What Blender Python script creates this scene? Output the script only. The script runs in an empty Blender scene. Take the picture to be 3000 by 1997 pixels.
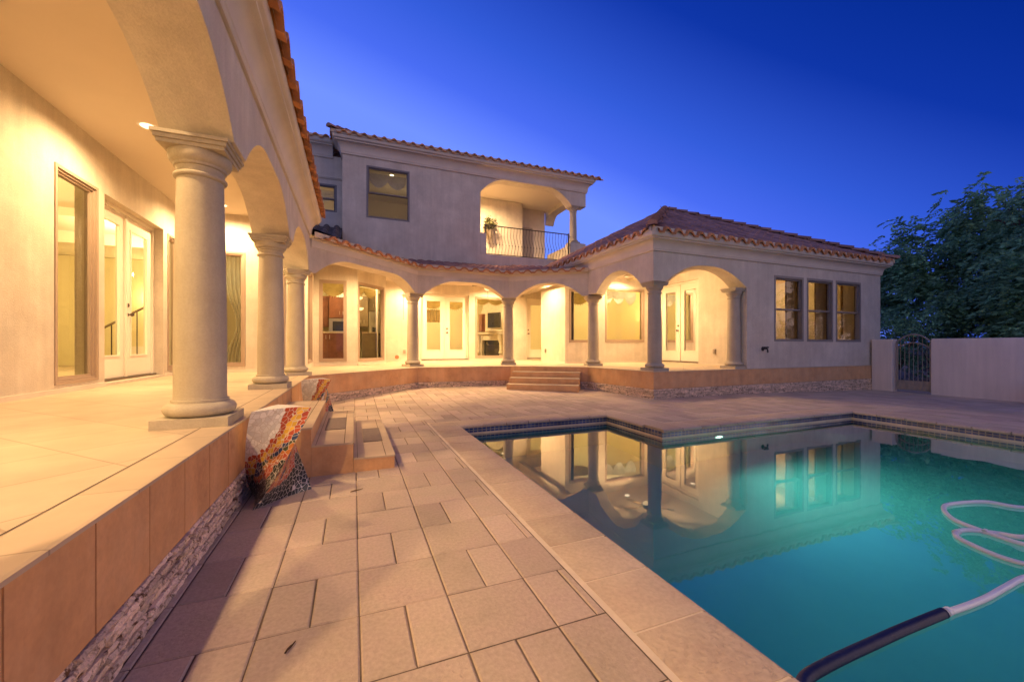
import bpy, math, random
from mathutils import Vector, Matrix, noise
R = math.radians
rnd = random.Random(7)
S = bpy.context.scene
COL = S.collection
T = 0.563                       # terrace height
H = 1.08                        # camera height
WATER = -0.13

# ------------------------------------------------------------------ materials
MATS = {}
def nodes_of(name):
    m = bpy.data.materials.new(name); m.use_nodes = True
    nt = m.node_tree; nt.nodes.clear()
    out = nt.nodes.new('ShaderNodeOutputMaterial')
    return m, nt, out
def N(nt, typ, **kw):
    n = nt.nodes.new('ShaderNode' + typ)
    for k, v in kw.items():
        if k in n.inputs: n.inputs[k].default_value = v
        else: setattr(n, k, v)
    return n
def L(nt, a, b): nt.links.new(a, b)
def rgba(c): return (c[0], c[1], c[2], 1)
def ramp(nt, stops, interp='LINEAR'):
    r = N(nt, 'ValToRGB'); r.color_ramp.interpolation = interp
    e = r.color_ramp.elements
    while len(e) < len(stops): e.new(0.5)
    for i, (p, c) in enumerate(stops):
        e[i].position = p; e[i].color = rgba(c)
    return r
def surf(name, base, rough=.8, var=.12, scale=3.0, bump=.0, bscale=60.0, spec=.3, rndvar=0., fine=0., metal=0.0, tint=None, stain=None, alt=None):
    """mottled surface: large-scale noise in colour, fine noise in relief, optional per-piece variation"""
    m, nt, out = nodes_of(name)
    b = N(nt, 'BsdfPrincipled'); b.inputs['Roughness'].default_value = rough
    b.inputs['Specular IOR Level'].default_value = spec; b.inputs['Metallic'].default_value = metal
    g = N(nt, 'NewGeometry')
    no = N(nt, 'TexNoise', Scale=scale, Detail=6.0, Roughness=.6); L(nt, g.outputs['Position'], no.inputs['Vector'])
    d = tint or (base[0]*.8, base[1]*.78, base[2]*.74)
    lo = tuple(base[i]*(1-var)+0 for i in range(3)); hi = tuple(min(1, base[i]*(1+var)) for i in range(3))
    if tint: lo = tint
    rp = ramp(nt, [(.3, lo), (.5, base), (.72, hi)]); L(nt, no.outputs['Fac'], rp.inputs['Fac'])
    col = rp.outputs['Color']
    if alt:                                      # (colour, scale, amount): broad blotches of a second tone
        n6 = N(nt, 'TexNoise', Scale=alt[1], Detail=5.0, Roughness=.7); L(nt, g.outputs['Position'], n6.inputs['Vector'])
        r6 = ramp(nt, [(.42,(0,0,0)),(.62,(alt[2],)*3)]); L(nt, n6.outputs['Fac'], r6.inputs['Fac'])
        m6 = N(nt, 'MixRGB'); L(nt, r6.outputs['Color'], m6.inputs['Fac']); L(nt, col, m6.inputs['Color1']); m6.inputs['Color2'].default_value = rgba(alt[0]); col = m6.outputs['Color']
    if fine:
        n2 = N(nt, 'TexNoise', Scale=bscale, Detail=4.0); L(nt, g.outputs['Position'], n2.inputs['Vector'])
        mr = N(nt, 'MapRange'); mr.inputs['From Min'].default_value = .3; mr.inputs['From Max'].default_value = .7
        mr.inputs['To Min'].default_value = 1-fine; mr.inputs['To Max'].default_value = 1+fine
        L(nt, n2.outputs['Fac'], mr.inputs['Value'])
        vm = N(nt, 'VectorMath', operation='MULTIPLY'); L(nt, col, vm.inputs[0]); L(nt, mr.outputs['Result'], vm.inputs[1]); col = vm.outputs[0]
    if rndvar:
        at = N(nt, 'Attribute', attribute_name='rnd')
        mr = N(nt, 'MapRange'); mr.inputs['To Min'].default_value = 1-rndvar; mr.inputs['To Max'].default_value = 1+rndvar
        L(nt, at.outputs['Fac'], mr.inputs['Value'])
        vm = N(nt, 'VectorMath', operation='MULTIPLY'); L(nt, col, vm.inputs[0]); L(nt, mr.outputs['Result'], vm.inputs[1]); col = vm.outputs[0]
    if stain:                                    # (colour, scale, threshold)
        n3 = N(nt, 'TexNoise', Scale=stain[1], Detail=8.0, Roughness=.65); L(nt, g.outputs['Position'], n3.inputs['Vector'])
        r3 = ramp(nt, [(stain[2], (0,0,0)), (stain[2]+.12, (1,1,1))]); L(nt, n3.outputs['Fac'], r3.inputs['Fac'])
        mx = N(nt, 'MixRGB'); L(nt, r3.outputs['Color'], mx.inputs['Fac']); L(nt, col, mx.inputs['Color1']); mx.inputs['Color2'].default_value = rgba(stain[0]); col = mx.outputs['Color']
    L(nt, col, b.inputs['Base Color'])
    if bump:
        n4 = N(nt, 'TexNoise', Scale=bscale, Detail=5.0, Roughness=.6); L(nt, g.outputs['Position'], n4.inputs['Vector'])
        n5 = N(nt, 'TexNoise', Scale=bscale*.12, Detail=3.0); L(nt, g.outputs['Position'], n5.inputs['Vector'])
        ad = N(nt, 'Math', operation='ADD'); L(nt, n4.outputs['Fac'], ad.inputs[0]); L(nt, n5.outputs['Fac'], ad.inputs[1])
        bp = N(nt, 'Bump', Strength=bump, Distance=.01); L(nt, ad.outputs[0], bp.inputs['Height']); L(nt, bp.outputs['Normal'], b.inputs['Normal'])
    L(nt, b.outputs['BSDF'], out.inputs['Surface'])
    MATS[name] = m
    return m
def emit(name, col, strength):
    m, nt, out = nodes_of(name)
    e = N(nt, 'Emission', Strength=strength, Color=rgba(col)); L(nt, e.outputs[0], out.inputs['Surface'])
    return m
def glass_mat(name, tint=(1,1,1), refl=1.0):
    m, nt, out = nodes_of(name)
    fr = N(nt, 'Fresnel', IOR=1.45); mu = N(nt, 'Math', operation='MULTIPLY'); mu.inputs[1].default_value = refl
    L(nt, fr.outputs[0], mu.inputs[0])
    t = N(nt, 'BsdfTransparent', Color=rgba(tint)); g = N(nt, 'BsdfGlossy', Roughness=.0)
    mx = N(nt, 'MixShader'); L(nt, mu.outputs[0], mx.inputs[0]); L(nt, t.outputs[0], mx.inputs[1]); L(nt, g.outputs[0], mx.inputs[2])
    L(nt, mx.outputs[0], out.inputs['Surface'])
    return m

STUCCO = surf('stucco', (.60,.53,.425), .92, .14, 2.1, .4, 70, .15, fine=.06, alt=((.52,.43,.33),1.1,.5))
CEIL   = surf('ceiling_plaster', (.64,.55,.43), .9, .04, .8, .12, 90, .15)
TRIM   = surf('cornice_plaster', (.63,.55,.44), .9, .08, 2.0, .2, 80, .15, stain=((.5,.42,.32), 2.5, .66))
COLM   = surf('column_stone', (.44,.38,.285), .8, .08, 3.5, .18, 80, .2, fine=.05, alt=((.37,.31,.22),2.2,.45))
TILE_F = surf('floor_tile', (.66,.53,.37), .42, .07, 2.0, .04, 40, .4)   # replaced below
RISER  = surf('riser_tile', (.62,.335,.15), .55, .16, 4.0, .08, 50, .35, rndvar=.03, fine=.05, alt=((.66,.40,.21),3.0,.6), stain=((.42,.20,.09), 2.2, .6))
STONE  = surf('split_stone', (.78,.59,.43), .95, .2, 12, 1.0, 90, .1, rndvar=.25, fine=.15, stain=((.17,.09,.05), 26, .53))
PAVER  = surf('paver_stone', (.50,.395,.285), .85, .12, 3.2, .38, 60, .2, rndvar=.14, fine=.09, alt=((.47,.345,.275),1.6,.75))
COPE   = surf('coping_stone', (.50,.39,.28), .8, .12, 3.5, .40, 45, .2, rndvar=.10, fine=.09, alt=((.46,.335,.25),2.0,.7))
JOINT  = surf('paver_joint', (.15,.11,.08), .95, .3, 6, .5, 60, .1)
MORTAR = surf('mortar', (.66,.54,.38), .95, .1, 8, .2, 60, .1)
DIRT   = surf('ground_soil', (.16,.13,.10), .95, .3, .7, .5, 20, .1)
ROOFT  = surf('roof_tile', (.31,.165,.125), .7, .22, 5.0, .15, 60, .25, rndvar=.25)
ROOFE  = surf('roof_tile_end_lit', (.50,.215,.085), .8, .2, 8.0, .1, 60, .2, rndvar=.2)  # brighter copy of the roof tile: warm light from below painted into its colour
ROOFD  = surf('dark_roof_tile', (.10,.085,.085), .75, .25, 5.0, .15, 60, .3, rndvar=.25)
DOORW  = surf('door_paint', (.78,.70,.57), .45, .03, 2, 0, 60, .4)
FRAME  = surf('window_frame_paint', (.36,.265,.195), .55, .04, 3, 0, 60, .35)
FRAMED = surf('window_frame_dark', (.20,.175,.165), .5, .05, 3, 0, 60, .35)
BRONZE = surf('bronze_metal', (.16,.12,.09), .35, .1, 6, 0, 60, .5, metal=.8)
NICKEL = surf('nickel_metal', (.5,.46,.4), .3, .05, 6, 0, 60, .5, metal=.9)
IRON   = surf('wrought_iron', (.035,.028,.025), .55, .2, 10, .1, 80, .4)
GATEM  = surf('gate_metal', (.28,.235,.19), .55, .15, 8, .1, 80, .4)
INTW   = surf('interior_wall_paint', (.74,.66,.40), .85, .03, 1.0, 0, 60, .2)
INTY   = surf('interior_wall_ochre', (.62,.43,.12), .85, .03, 1.0, 0, 60, .2)
INTC   = surf('interior_ceiling_paint', (.78,.70,.55), .9, .02, 1.0, 0, 60, .15)
INTF   = surf('interior_floor_tile', (.5,.4,.27), .4, .06, 2.0, 0, 60, .4)
CHERRY = surf('cherry_wood', (.17,.062,.03), .4, .25, 6.0, 0, 60, .4)
DWOOD  = surf('dark_wood', (.17,.12,.06), .45, .2, 6.0, 0, 60, .4)
GRANITE= surf('granite', (.55,.42,.28), .3, .25, 30, 0, 60, .5)
STEEL  = surf('stainless_steel', (.55,.53,.5), .28, .05, 4, 0, 60, .5, metal=1.0)
BLACKG = surf('black_glass', (.02,.02,.022), .12, .1, 4, 0, 60, .6)
CURT   = surf('curtain_cloth', (.42,.38,.26), .9, .12, 4, .1, 50, .1)
DRAPE  = surf('striped_drape_cloth', (.28,.20,.14), .9, .4, 7, .1, 50, .1)
VALC   = surf('valance_cloth', (.40,.29,.10), .8, .2, 6, .1, 50, .2)
VALP   = surf('pale_valance_cloth', (.66,.62,.57), .8, .15, 5, .1, 50, .2)
MANTEL = surf('carved_limestone', (.66,.58,.44), .8, .12, 8, .3, 50, .2)
WHITEP = surf('white_plastic', (.78,.76,.70), .35, .03, 5, 0, 60, .4)
HOSEW  = surf('white_hose_plastic', (.86,.86,.84), .3, .04, 8, .15, 160, .5)
NAVY   = surf('dark_blue_foam', (.006,.009,.045), .5, .2, 12, .2, 70, .4)
TERRA  = surf('terracotta', (.42,.17,.09), .8, .15, 6, .15, 60, .2)
MATG   = surf('grey_mat', (.22,.17,.14), .95, .1, 30, .5, 200, .1)
BARK   = surf('bark', (.10,.075,.055), .95, .3, 8, .8, 30, .1)
LEAF   = surf('leaf', (.18,.34,.17), .65, .4, 2.5, 0, 60, .3, rndvar=.55)
LEAFP  = surf('pale_leaf', (.16,.19,.20), .7, .3, 5, 0, 60, .3, rndvar=.4)
LEAFB  = surf('olive_leaf', (.10,.10,.045), .7, .3, 5, 0, 60, .3, rndvar=.4)
PLASTER= surf('pool_plaster', (.26,.69,.60), .7, .08, 1.2, .05, 30, .2)
OUTLET = surf('outlet_grey', (.30,.25,.20), .5, .05, 5, 0, 60, .35)
TWIG   = surf('dry_twig', (.10,.06,.035), .9, .2, 20, .2, 80, .1)
GARDENW= surf('garden_wall_stucco', (.66,.57,.50), .92, .06, 1.0, .3, 60, .15, stain=((.42,.25,.18), .8, .68))
GLASS  = glass_mat('window_glass', (.95,.97,.93), 1.0)
LAMP_W = emit('warm_lamp', (1.0,.80,.48), 3.5)
LAMP_S = emit('warm_shade', (1.0,.66,.28), 2.4)
LAMP_C = emit('bulb', (1.0,.85,.55), 30.0)
POOLL  = emit('pool_lamp', (.85,1.0,.8), 7.0)

def grid_mat(name, base, line, sx, sy, rot, w, rough=.45, mode='XY', offset=0.0, noise_amt=.1, bumpd=.3, spec=.4, var2=None):
    m, nt, out = nodes_of(name)
    b = N(nt, 'BsdfPrincipled'); b.inputs['Roughness'].default_value = rough; b.inputs['Specular IOR Level'].default_value = spec
    g = N(nt, 'NewGeometry')
    vec = g.outputs['Position']
    if mode == 'WALL':
        sp = N(nt, 'SeparateXYZ'); L(nt, vec, sp.inputs[0]); ad = N(nt, 'Math', operation='ADD'); L(nt, sp.outputs[0], ad.inputs[0]); L(nt, sp.outputs[1], ad.inputs[1])
        cb = N(nt, 'CombineXYZ'); L(nt, ad.outputs[0], cb.inputs[0]); L(nt, sp.outputs[2], cb.inputs[1]); vec = cb.outputs[0]
    mp = N(nt, 'Mapping'); mp.inputs['Rotation'].default_value = (0,0,R(rot)); L(nt, vec, mp.inputs['Vector'])
    bk = N(nt, 'TexBrick', Scale=1.0); bk.offset = offset
    bk.inputs['Brick Width'].default_value = sx; bk.inputs['Row Height'].default_value = sy; bk.inputs['Mortar Size'].default_value = w
    bk.inputs['Mortar Smooth'].default_value = .2
    c2 = var2 or tuple(x*.9 for x in base)
    bk.inputs['Color1'].default_value = rgba(base); bk.inputs['Color2'].default_value = rgba(c2); bk.inputs['Mortar'].default_value = rgba(line)
    L(nt, mp.outputs[0], bk.inputs['Vector'])
    no = N(nt, 'TexNoise', Scale=4.0, Detail=6.0); L(nt, g.outputs['Position'], no.inputs['Vector'])
    mr = N(nt, 'MapRange'); mr.inputs['From Min'].default_value=.3; mr.inputs['From Max'].default_value=.7; mr.inputs['To Min'].default_value = 1-noise_amt; mr.inputs['To Max'].default_value = 1+noise_amt; L(nt, no.outputs['Fac'], mr.inputs['Value'])
    vm = N(nt, 'VectorMath', operation='MULTIPLY'); L(nt, bk.outputs['Color'], vm.inputs[0]); L(nt, mr.outputs['Result'], vm.inputs[1])
    L(nt, vm.outputs[0], b.inputs['Base Color'])
    bp = N(nt, 'Bump', Strength=bumpd, Distance=.004); iv = N(nt, 'Math', operation='SUBTRACT'); iv.inputs[0].default_value = 1; L(nt, bk.outputs['Fac'], iv.inputs[1]); L(nt, iv.outputs[0], bp.inputs['Height'])
    L(nt, bp.outputs[0], b.inputs['Normal'])
    L(nt, b.outputs[0], out.inputs['Surface'])
    return m
TILE_F = grid_mat('terrace_floor_tile', (.52,.405,.28), (.36,.27,.18), .46, .46, 45, .005)
BORDER = grid_mat('terrace_border_tile', (.53,.405,.27), (.36,.27,.18), .46, .46, 0, .004)
POOLT  = grid_mat('waterline_tile', (.012,.028,.12), (.26,.235,.215), .062, .075, 0, .006, rough=.15, mode='WALL', noise_amt=.5, spec=.6, var2=(.025,.055,.19))

def mosaic_mat():
    m, nt, out = nodes_of('broken_tile_mosaic')
    b = N(nt, 'BsdfPrincipled'); b.inputs['Roughness'].default_value = .28
    at = N(nt, 'Attribute', attribute_name='pc')        # (across, up, 0): stays with the object
    vo = N(nt, 'TexVoronoi', Scale=1.0, feature='F1'); vo.inputs['Randomness'].default_value = 1.0
    sc = N(nt, 'VectorMath', operation='SCALE'); sc.inputs['Scale'].default_value = 32; L(nt, at.outputs['Vector'], sc.inputs[0]); L(nt, sc.outputs[0], vo.inputs['Vector'])
    ve = N(nt, 'TexVoronoi', Scale=1.0, feature='DISTANCE_TO_EDGE'); ve.inputs['Randomness'].default_value = 1.0; L(nt, sc.outputs[0], ve.inputs['Vector'])
    sp = N(nt, 'SeparateXYZ'); L(nt, vo.outputs['Position'], sp.inputs[0])
    xs = N(nt, 'Math', operation='DIVIDE'); xs.inputs[1].default_value = 32; L(nt, sp.outputs[0], xs.inputs[0])
    zs = N(nt, 'Math', operation='DIVIDE'); zs.inputs[1].default_value = 32; L(nt, sp.outputs[1], zs.inputs[0])
    # band coordinate: bands sweep from the top right corner down to the left, dark at the foot
    def M(op,a,b=None,clamp=False):
        n=N(nt,'Math',operation=op,use_clamp=clamp)
        for k,v in enumerate((a,b)):
            if v is None: continue
            if isinstance(v,(int,float)): n.inputs[k].default_value=v
            else: L(nt,v,n.inputs[k])
        return n.outputs[0]
    q=M('POWER',M('MAXIMUM',M('DIVIDE',M('SUBTRACT',.645,zs.outputs[0]),.365),0.0),3.3)
    q=M('MINIMUM',q,1.25)
    t=M('ADD',M('ADD',M('SUBTRACT',xs.outputs[0],.22),M('MULTIPLY',q,.2)),M('MULTIPLY',M('MAXIMUM',M('SUBTRACT',.17,zs.outputs[0]),0.0),4.0))
    mr=N(nt,'MapRange'); mr.inputs['From Min'].default_value=-.2; mr.inputs['From Max'].default_value=.6; L(nt,t,mr.inputs['Value'])
    W=(.80,.76,.71); RD=(.42,.065,.022); YL=(.66,.37,.035); BK=(.018,.02,.018); OR=(.50,.16,.03); NB=(.02,.04,.12); OL=(.07,.075,.03)
    rp = ramp(nt, [(0,W),(.25,RD),(.325,YL),(.395,RD),(.445,NB),(.485,OL),(.515,OR),(.61,RD),(.70,BK)], 'CONSTANT'); L(nt, mr.outputs['Result'], rp.inputs['Fac'])
    # piece-to-piece variation
    wn = N(nt, 'TexWhiteNoise', noise_dimensions='3D'); L(nt, vo.outputs['Position'], wn.inputs['Vector'])
    m2 = N(nt, 'MapRange'); m2.inputs['To Min'].default_value=.82; m2.inputs['To Max'].default_value=1.16; L(nt, wn.outputs['Value'], m2.inputs['Value'])
    vm = N(nt, 'VectorMath', operation='MULTIPLY'); L(nt, rp.outputs['Color'], vm.inputs[0]); L(nt, m2.outputs['Result'], vm.inputs[1])
    gr = ramp(nt, [(.0,(1,1,1)),(.03,(1,1,1)),(.05,(0,0,0))]); L(nt, ve.outputs['Distance'], gr.inputs['Fac'])
    mx = N(nt, 'MixRGB'); L(nt, gr.outputs['Color'], mx.inputs['Fac']); L(nt, vm.outputs[0], mx.inputs['Color1']); mx.inputs['Color2'].default_value = (.60,.53,.46,1)
    L(nt, mx.outputs[0], b.inputs['Base Color'])
    bp = N(nt, 'Bump', Strength=.5, Distance=.004); L(nt, ve.outputs['Distance'], bp.inputs['Height']); L(nt, bp.outputs[0], b.inputs['Normal'])
    L(nt, b.outputs[0], out.inputs['Surface'])
    return m
MOSAIC = mosaic_mat()

def paver_mat(m):
    """adds travertine pitting to the whole stones (attribute pit)"""
    nt = m.node_tree
    b = next(n for n in nt.nodes if n.type == 'BSDF_PRINCIPLED'); old = b.inputs['Normal'].links[0].from_socket
    g = N(nt, 'NewGeometry'); vo = N(nt, 'TexNoise', Scale=46.0, Detail=5.0, Roughness=.62); vo.inputs['Distortion'].default_value = .25; L(nt, g.outputs['Position'], vo.inputs['Vector'])
    rp = ramp(nt, [(.36,(0,0,0)),(.47,(1,1,1))]); L(nt, vo.outputs['Fac'], rp.inputs['Fac'])
    at = N(nt, 'Attribute', attribute_name='pit'); mu = N(nt, 'Math', operation='MULTIPLY'); mu.inputs[1].default_value = .5; L(nt, at.outputs['Fac'], mu.inputs[0])
    bp = N(nt, 'Bump', Distance=.006); L(nt, mu.outputs[0], bp.inputs['Strength']); L(nt, rp.outputs['Color'], bp.inputs['Height']); L(nt, old, bp.inputs['Normal'])
    L(nt, bp.outputs[0], b.inputs['Normal'])
paver_mat(PAVER); paver_mat(COPE)

def translucent(m, f):
    nt=m.node_tree; out=next(n for n in nt.nodes if n.type=='OUTPUT_MATERIAL'); b=next(n for n in nt.nodes if n.type=='BSDF_PRINCIPLED')
    tr=N(nt,'BsdfTranslucent'); L(nt,b.inputs['Base Color'].links[0].from_socket,tr.inputs['Color'])
    mx=N(nt,'MixShader'); mx.inputs[0].default_value=f; L(nt,b.outputs[0],mx.inputs[1]); L(nt,tr.outputs[0],mx.inputs[2]); L(nt,mx.outputs[0],out.inputs['Surface'])
for m_,f_ in ((VALP,.6),(VALC,.45),(CURT,.4),(DRAPE,.25),(LEAF,.4),(LEAFP,.3)): translucent(m_,f_)
def streaks(m):
    """faint rain streaks and trowel marks in the render coat"""
    nt=m.node_tree; b=next(n for n in nt.nodes if n.type=='BSDF_PRINCIPLED'); old=b.inputs['Base Color'].links[0].from_socket
    g=N(nt,'NewGeometry'); mp=N(nt,'Mapping'); mp.inputs['Scale'].default_value=(5,5,.45); L(nt,g.outputs['Position'],mp.inputs['Vector'])
    no=N(nt,'TexNoise',Scale=1.6,Detail=6.0,Roughness=.65); L(nt,mp.outputs[0],no.inputs['Vector'])
    mr=N(nt,'MapRange'); mr.inputs['From Min'].default_value=.35; mr.inputs['From Max'].default_value=.65; mr.inputs['To Min'].default_value=.925; mr.inputs['To Max'].default_value=1.04; L(nt,no.outputs['Fac'],mr.inputs['Value'])
    vm=N(nt,'VectorMath',operation='MULTIPLY'); L(nt,old,vm.inputs[0]); L(nt,mr.outputs['Result'],vm.inputs[1]); L(nt,vm.outputs[0],b.inputs['Base Color'])
for m_ in (STUCCO,COLM,GARDENW,RISER): streaks(m_)

def water_mat():
    m, nt, out = nodes_of('pool_water')
    g = N(nt, 'NewGeometry')
    n1 = N(nt, 'TexNoise', Scale=2.2, Detail=2.0); L(nt, g.outputs['Position'], n1.inputs['Vector'])
    bp = N(nt, 'Bump', Strength=.045, Distance=.02); L(nt, n1.outputs['Fac'], bp.inputs['Height'])
    fr = N(nt, 'Fresnel', IOR=1.33); L(nt, bp.outputs[0], fr.inputs['Normal'])
    mu = N(nt, 'Math', operation='MULTIPLY', use_clamp=True); mu.inputs[1].default_value = 2.3; L(nt, fr.outputs[0], mu.inputs[0])
    t = N(nt, 'BsdfRefraction', Color=(.62,.95,.90,1), IOR=1.33, Roughness=.0); L(nt, bp.outputs[0], t.inputs['Normal']); gl = N(nt, 'BsdfGlossy', Roughness=.012); L(nt, bp.outputs[0], gl.inputs['Normal'])
    mx = N(nt, 'MixShader'); L(nt, mu.outputs[0], mx.inputs[0]); L(nt, t.outputs[0], mx.inputs[1]); L(nt, gl.outputs[0], mx.inputs[2])
    L(nt, mx.outputs[0], out.inputs['Surface'])
    return m
WATERM = water_mat()

# ------------------------------------------------------------------ object helpers
WT = {}                                          # world translation of unrotated objects
def tag(o, label=None, cat=None, group=None, kind=None):
    for k, v in (('label',label),('category',cat),('group',group),('kind',kind)):
        if v: o[k] = v
    return o
def thing(name, loc, label, cat, group=None):
    o = bpy.data.objects.new(name, None); COL.objects.link(o); o.location = loc; o.empty_display_size = .2
    WT[o.name] = Vector(loc)
    return tag(o, label, cat, group)
class MB:
    def __init__(s): s.v=[]; s.f=[]; s.rn=[]; s.pit=[]; s.pc=None; s.cur=0.; s.curp=0.
    def face(s, idx): s.f.append(idx); s.rn.append(s.cur); s.pit.append(s.curp)
    def vert(s, p): s.v.append(tuple(p)); return len(s.v)-1
    def quad(s, a,b,c,d):
        i=len(s.v); s.v += [tuple(a),tuple(b),tuple(c),tuple(d)]; s.face((i,i+1,i+2,i+3)); return s
    def poly(s, pts):
        i=len(s.v); s.v += [tuple(p) for p in pts]; s.face(tuple(range(i,i+len(pts)))); return s
    def hexa(s, p):                              # 8 corners: bottom 4 (ccw), top 4
        i=len(s.v); s.v += [tuple(q) for q in p]
        for q in ((3,2,1,0),(4,5,6,7),(0,1,5,4),(1,2,6,5),(2,3,7,6),(3,0,4,7)): s.face(tuple(i+k for k in q))
        return s
    def box(s, x0,x1,y0,y1,z0,z1):
        return s.hexa([(x0,y0,z0),(x1,y0,z0),(x1,y1,z0),(x0,y1,z0),(x0,y0,z1),(x1,y0,z1),(x1,y1,z1),(x0,y1,z1)])
    def prism(s, poly, z0, z1):
        n=len(poly); i=len(s.v)
        s.v += [(x,y,z0) for x,y in poly] + [(x,y,z1) for x,y in poly]
        s.face(tuple(i+k for k in range(n-1,-1,-1))); s.face(tuple(i+n+k for k in range(n)))
        for k in range(n): s.face((i+k, i+(k+1)%n, i+n+(k+1)%n, i+n+k))
        return s
    def lathe(s, prof, c=(0,0,0), n=32, cap=True, ax=None):
        i=len(s.v); k=len(prof)
        for r,z in prof:
            for j in range(n):
                a=2*math.pi*j/n; p=Vector((r*math.cos(a), r*math.sin(a), z))
                if ax is not None: p = ax @ p
                s.v.append((c[0]+p.x, c[1]+p.y, c[2]+p.z))
        for q in range(k-1):
            for j in range(n):
                s.face((i+q*n+j, i+q*n+(j+1)%n, i+(q+1)*n+(j+1)%n, i+(q+1)*n+j))
        if cap:
            s.face(tuple(i+j for j in range(n-1,-1,-1))); s.face(tuple(i+(k-1)*n+j for j in range(n)))
        return s
    def tube(s, pts, r, n=8, cap=True):
        pts=[Vector(p) for p in pts]; i=len(s.v); m=len(pts)
        rs = r if isinstance(r,(list,tuple)) else [r]*m
        up=Vector((0,0,1)); prev=None
        for k,p in enumerate(pts):
            t=(pts[min(k+1,m-1)]-pts[max(k-1,0)]).normalized()
            if prev is None:
                a = t.cross(up)
                if a.length<.05: a=t.cross(Vector((1,0,0)))
                a.normalize()
            else:
                a = prev - t*prev.dot(t); a.normalize()
            prev=a; b=t.cross(a)
            for j in range(n):
                q=p+(a*math.cos(2*math.pi*j/n)+b*math.sin(2*math.pi*j/n))*rs[k]; s.v.append(tuple(q))
        for k in range(m-1):
            for j in range(n): s.face((i+k*n+j, i+k*n+(j+1)%n, i+(k+1)*n+(j+1)%n, i+(k+1)*n+j))
        if cap:
            s.face(tuple(i+j for j in range(n))); s.face(tuple(i+(m-1)*n+j for j in range(n-1,-1,-1)))
        return s
    def sphere(s, c, r, n=12, m=8, sz=1.0):
        return s.lathe([(max(.0005,r*math.sin(math.pi*k/m)), -r*sz*math.cos(math.pi*k/m)) for k in range(m+1)], c, n)
    def build(s, name, mat, parent=None, smooth=None, local=False, bevel=0):
        me = bpy.data.meshes.new(name); me.from_pydata(s.v, [], s.f)
        a=me.attributes.new('rnd','FLOAT','FACE'); a.data.foreach_set('value', s.rn)
        if any(s.pit): a=me.attributes.new('pit','FLOAT','FACE'); a.data.foreach_set('value', s.pit)
        if s.pc:
            a=me.attributes.new('pc','FLOAT_VECTOR','POINT'); a.data.foreach_set('vector', [c for p in s.pc for c in p])
        me.materials.append(mat); me.update()
        if smooth:
            me.polygons.foreach_set('use_smooth', [True]*len(me.polygons))
            if smooth is not True:
                me.set_sharp_from_angle(angle=R(smooth))
        o = bpy.data.objects.new(name, me); COL.objects.link(o)
        if parent is not None:
            o.parent = parent
            if not local: o.location = -WT[parent.name]
        WT[o.name] = Vector((0,0,0))
        if bevel:
            md = o.modifiers.new('edge','BEVEL'); md.width=bevel; md.segments=2; md.limit_method='ANGLE'; md.angle_limit=R(40); md.harden_normals=False
        return o
def lamp(name, typ, loc, power, col, parent=None, **kw):
    d = bpy.data.lights.new(name, typ); d.energy=power; d.color=col
    for k,v in kw.items(): setattr(d,k,v)
    o = bpy.data.objects.new(name, d); COL.objects.link(o); o.location = Vector(loc) - (WT[parent.name] if parent else Vector())
    o.visible_glossy = False; o.visible_transmission = False
    if parent: o.parent = parent
    return o

class Fr:                                        # a wall's own frame: u along it, d outwards, z up
    def __init__(s, o, u, n): s.o=o; s.u=u; s.n=n
    def P(s, u, d, z): return (s.o[0]+s.u[0]*u+s.n[0]*d, s.o[1]+s.u[1]*u+s.n[1]*d, z)
    def box(s, mb, u0,u1,d0,d1,z0,z1):
        return mb.hexa([s.P(u0,d0,z0),s.P(u1,d0,z0),s.P(u1,d1,z0),s.P(u0,d1,z0),s.P(u0,d0,z1),s.P(u1,d0,z1),s.P(u1,d1,z1),s.P(u0,d1,z1)])
    def ring(s, mb, u0,u1,z0,z1,w,d0,d1):
        s.box(mb,u0,u1,d0,d1,z0,z0+w); s.box(mb,u0,u1,d0,d1,z1-w,z1)
        s.box(mb,u0,u0+w,d0,d1,z0+w,z1-w); s.box(mb,u1-w,u1,d0,d1,z0+w,z1-w)

HOUSE = thing('house', (3.0,9.0,0), 'cream stucco house with red tile roofs, lit arches and an upper balcony', 'house')

def wall(fr, u0,u1,z0,z1, openings=(), t=.22, mat=None, name='wall', caps=''):
    """a wall with rectangular openings: outer face, inner face and reveals"""
    mb=MB()
    us=sorted({u0,u1,*[o[0] for o in openings],*[o[1] for o in openings]}); zs=sorted({z0,z1,*[o[2] for o in openings],*[o[3] for o in openings]})
    for a,b in zip(us,us[1:]):
        for c,d in zip(zs,zs[1:]):
            mu,mz=(a+b)/2,(c+d)/2
            if any(o[0]<mu<o[1] and o[2]<mz<o[3] for o in openings): continue
            mb.quad(fr.P(a,0,c),fr.P(b,0,c),fr.P(b,0,d),fr.P(a,0,d)); mb.quad(fr.P(a,-t,d),fr.P(b,-t,d),fr.P(b,-t,c),fr.P(a,-t,c))
    for a,b,c,d in openings:
        mb.quad(fr.P(a,0,c),fr.P(a,-t,c),fr.P(a,-t,d),fr.P(a,0,d)); mb.quad(fr.P(b,0,c),fr.P(b,-t,c),fr.P(b,-t,d),fr.P(b,0,d))
        mb.quad(fr.P(a,0,c),fr.P(b,0,c),fr.P(b,-t,c),fr.P(a,-t,c)); mb.quad(fr.P(a,0,d),fr.P(b,0,d),fr.P(b,-t,d),fr.P(a,-t,d))
    for u_,k_ in ((u0,'a'),(u1,'b')):
        if k_ in caps: mb.quad(fr.P(u_,0,z0),fr.P(u_,-t,z0),fr.P(u_,-t,z1),fr.P(u_,0,z1))
    return mb.build(name, mat or STUCCO, HOUSE)
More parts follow.
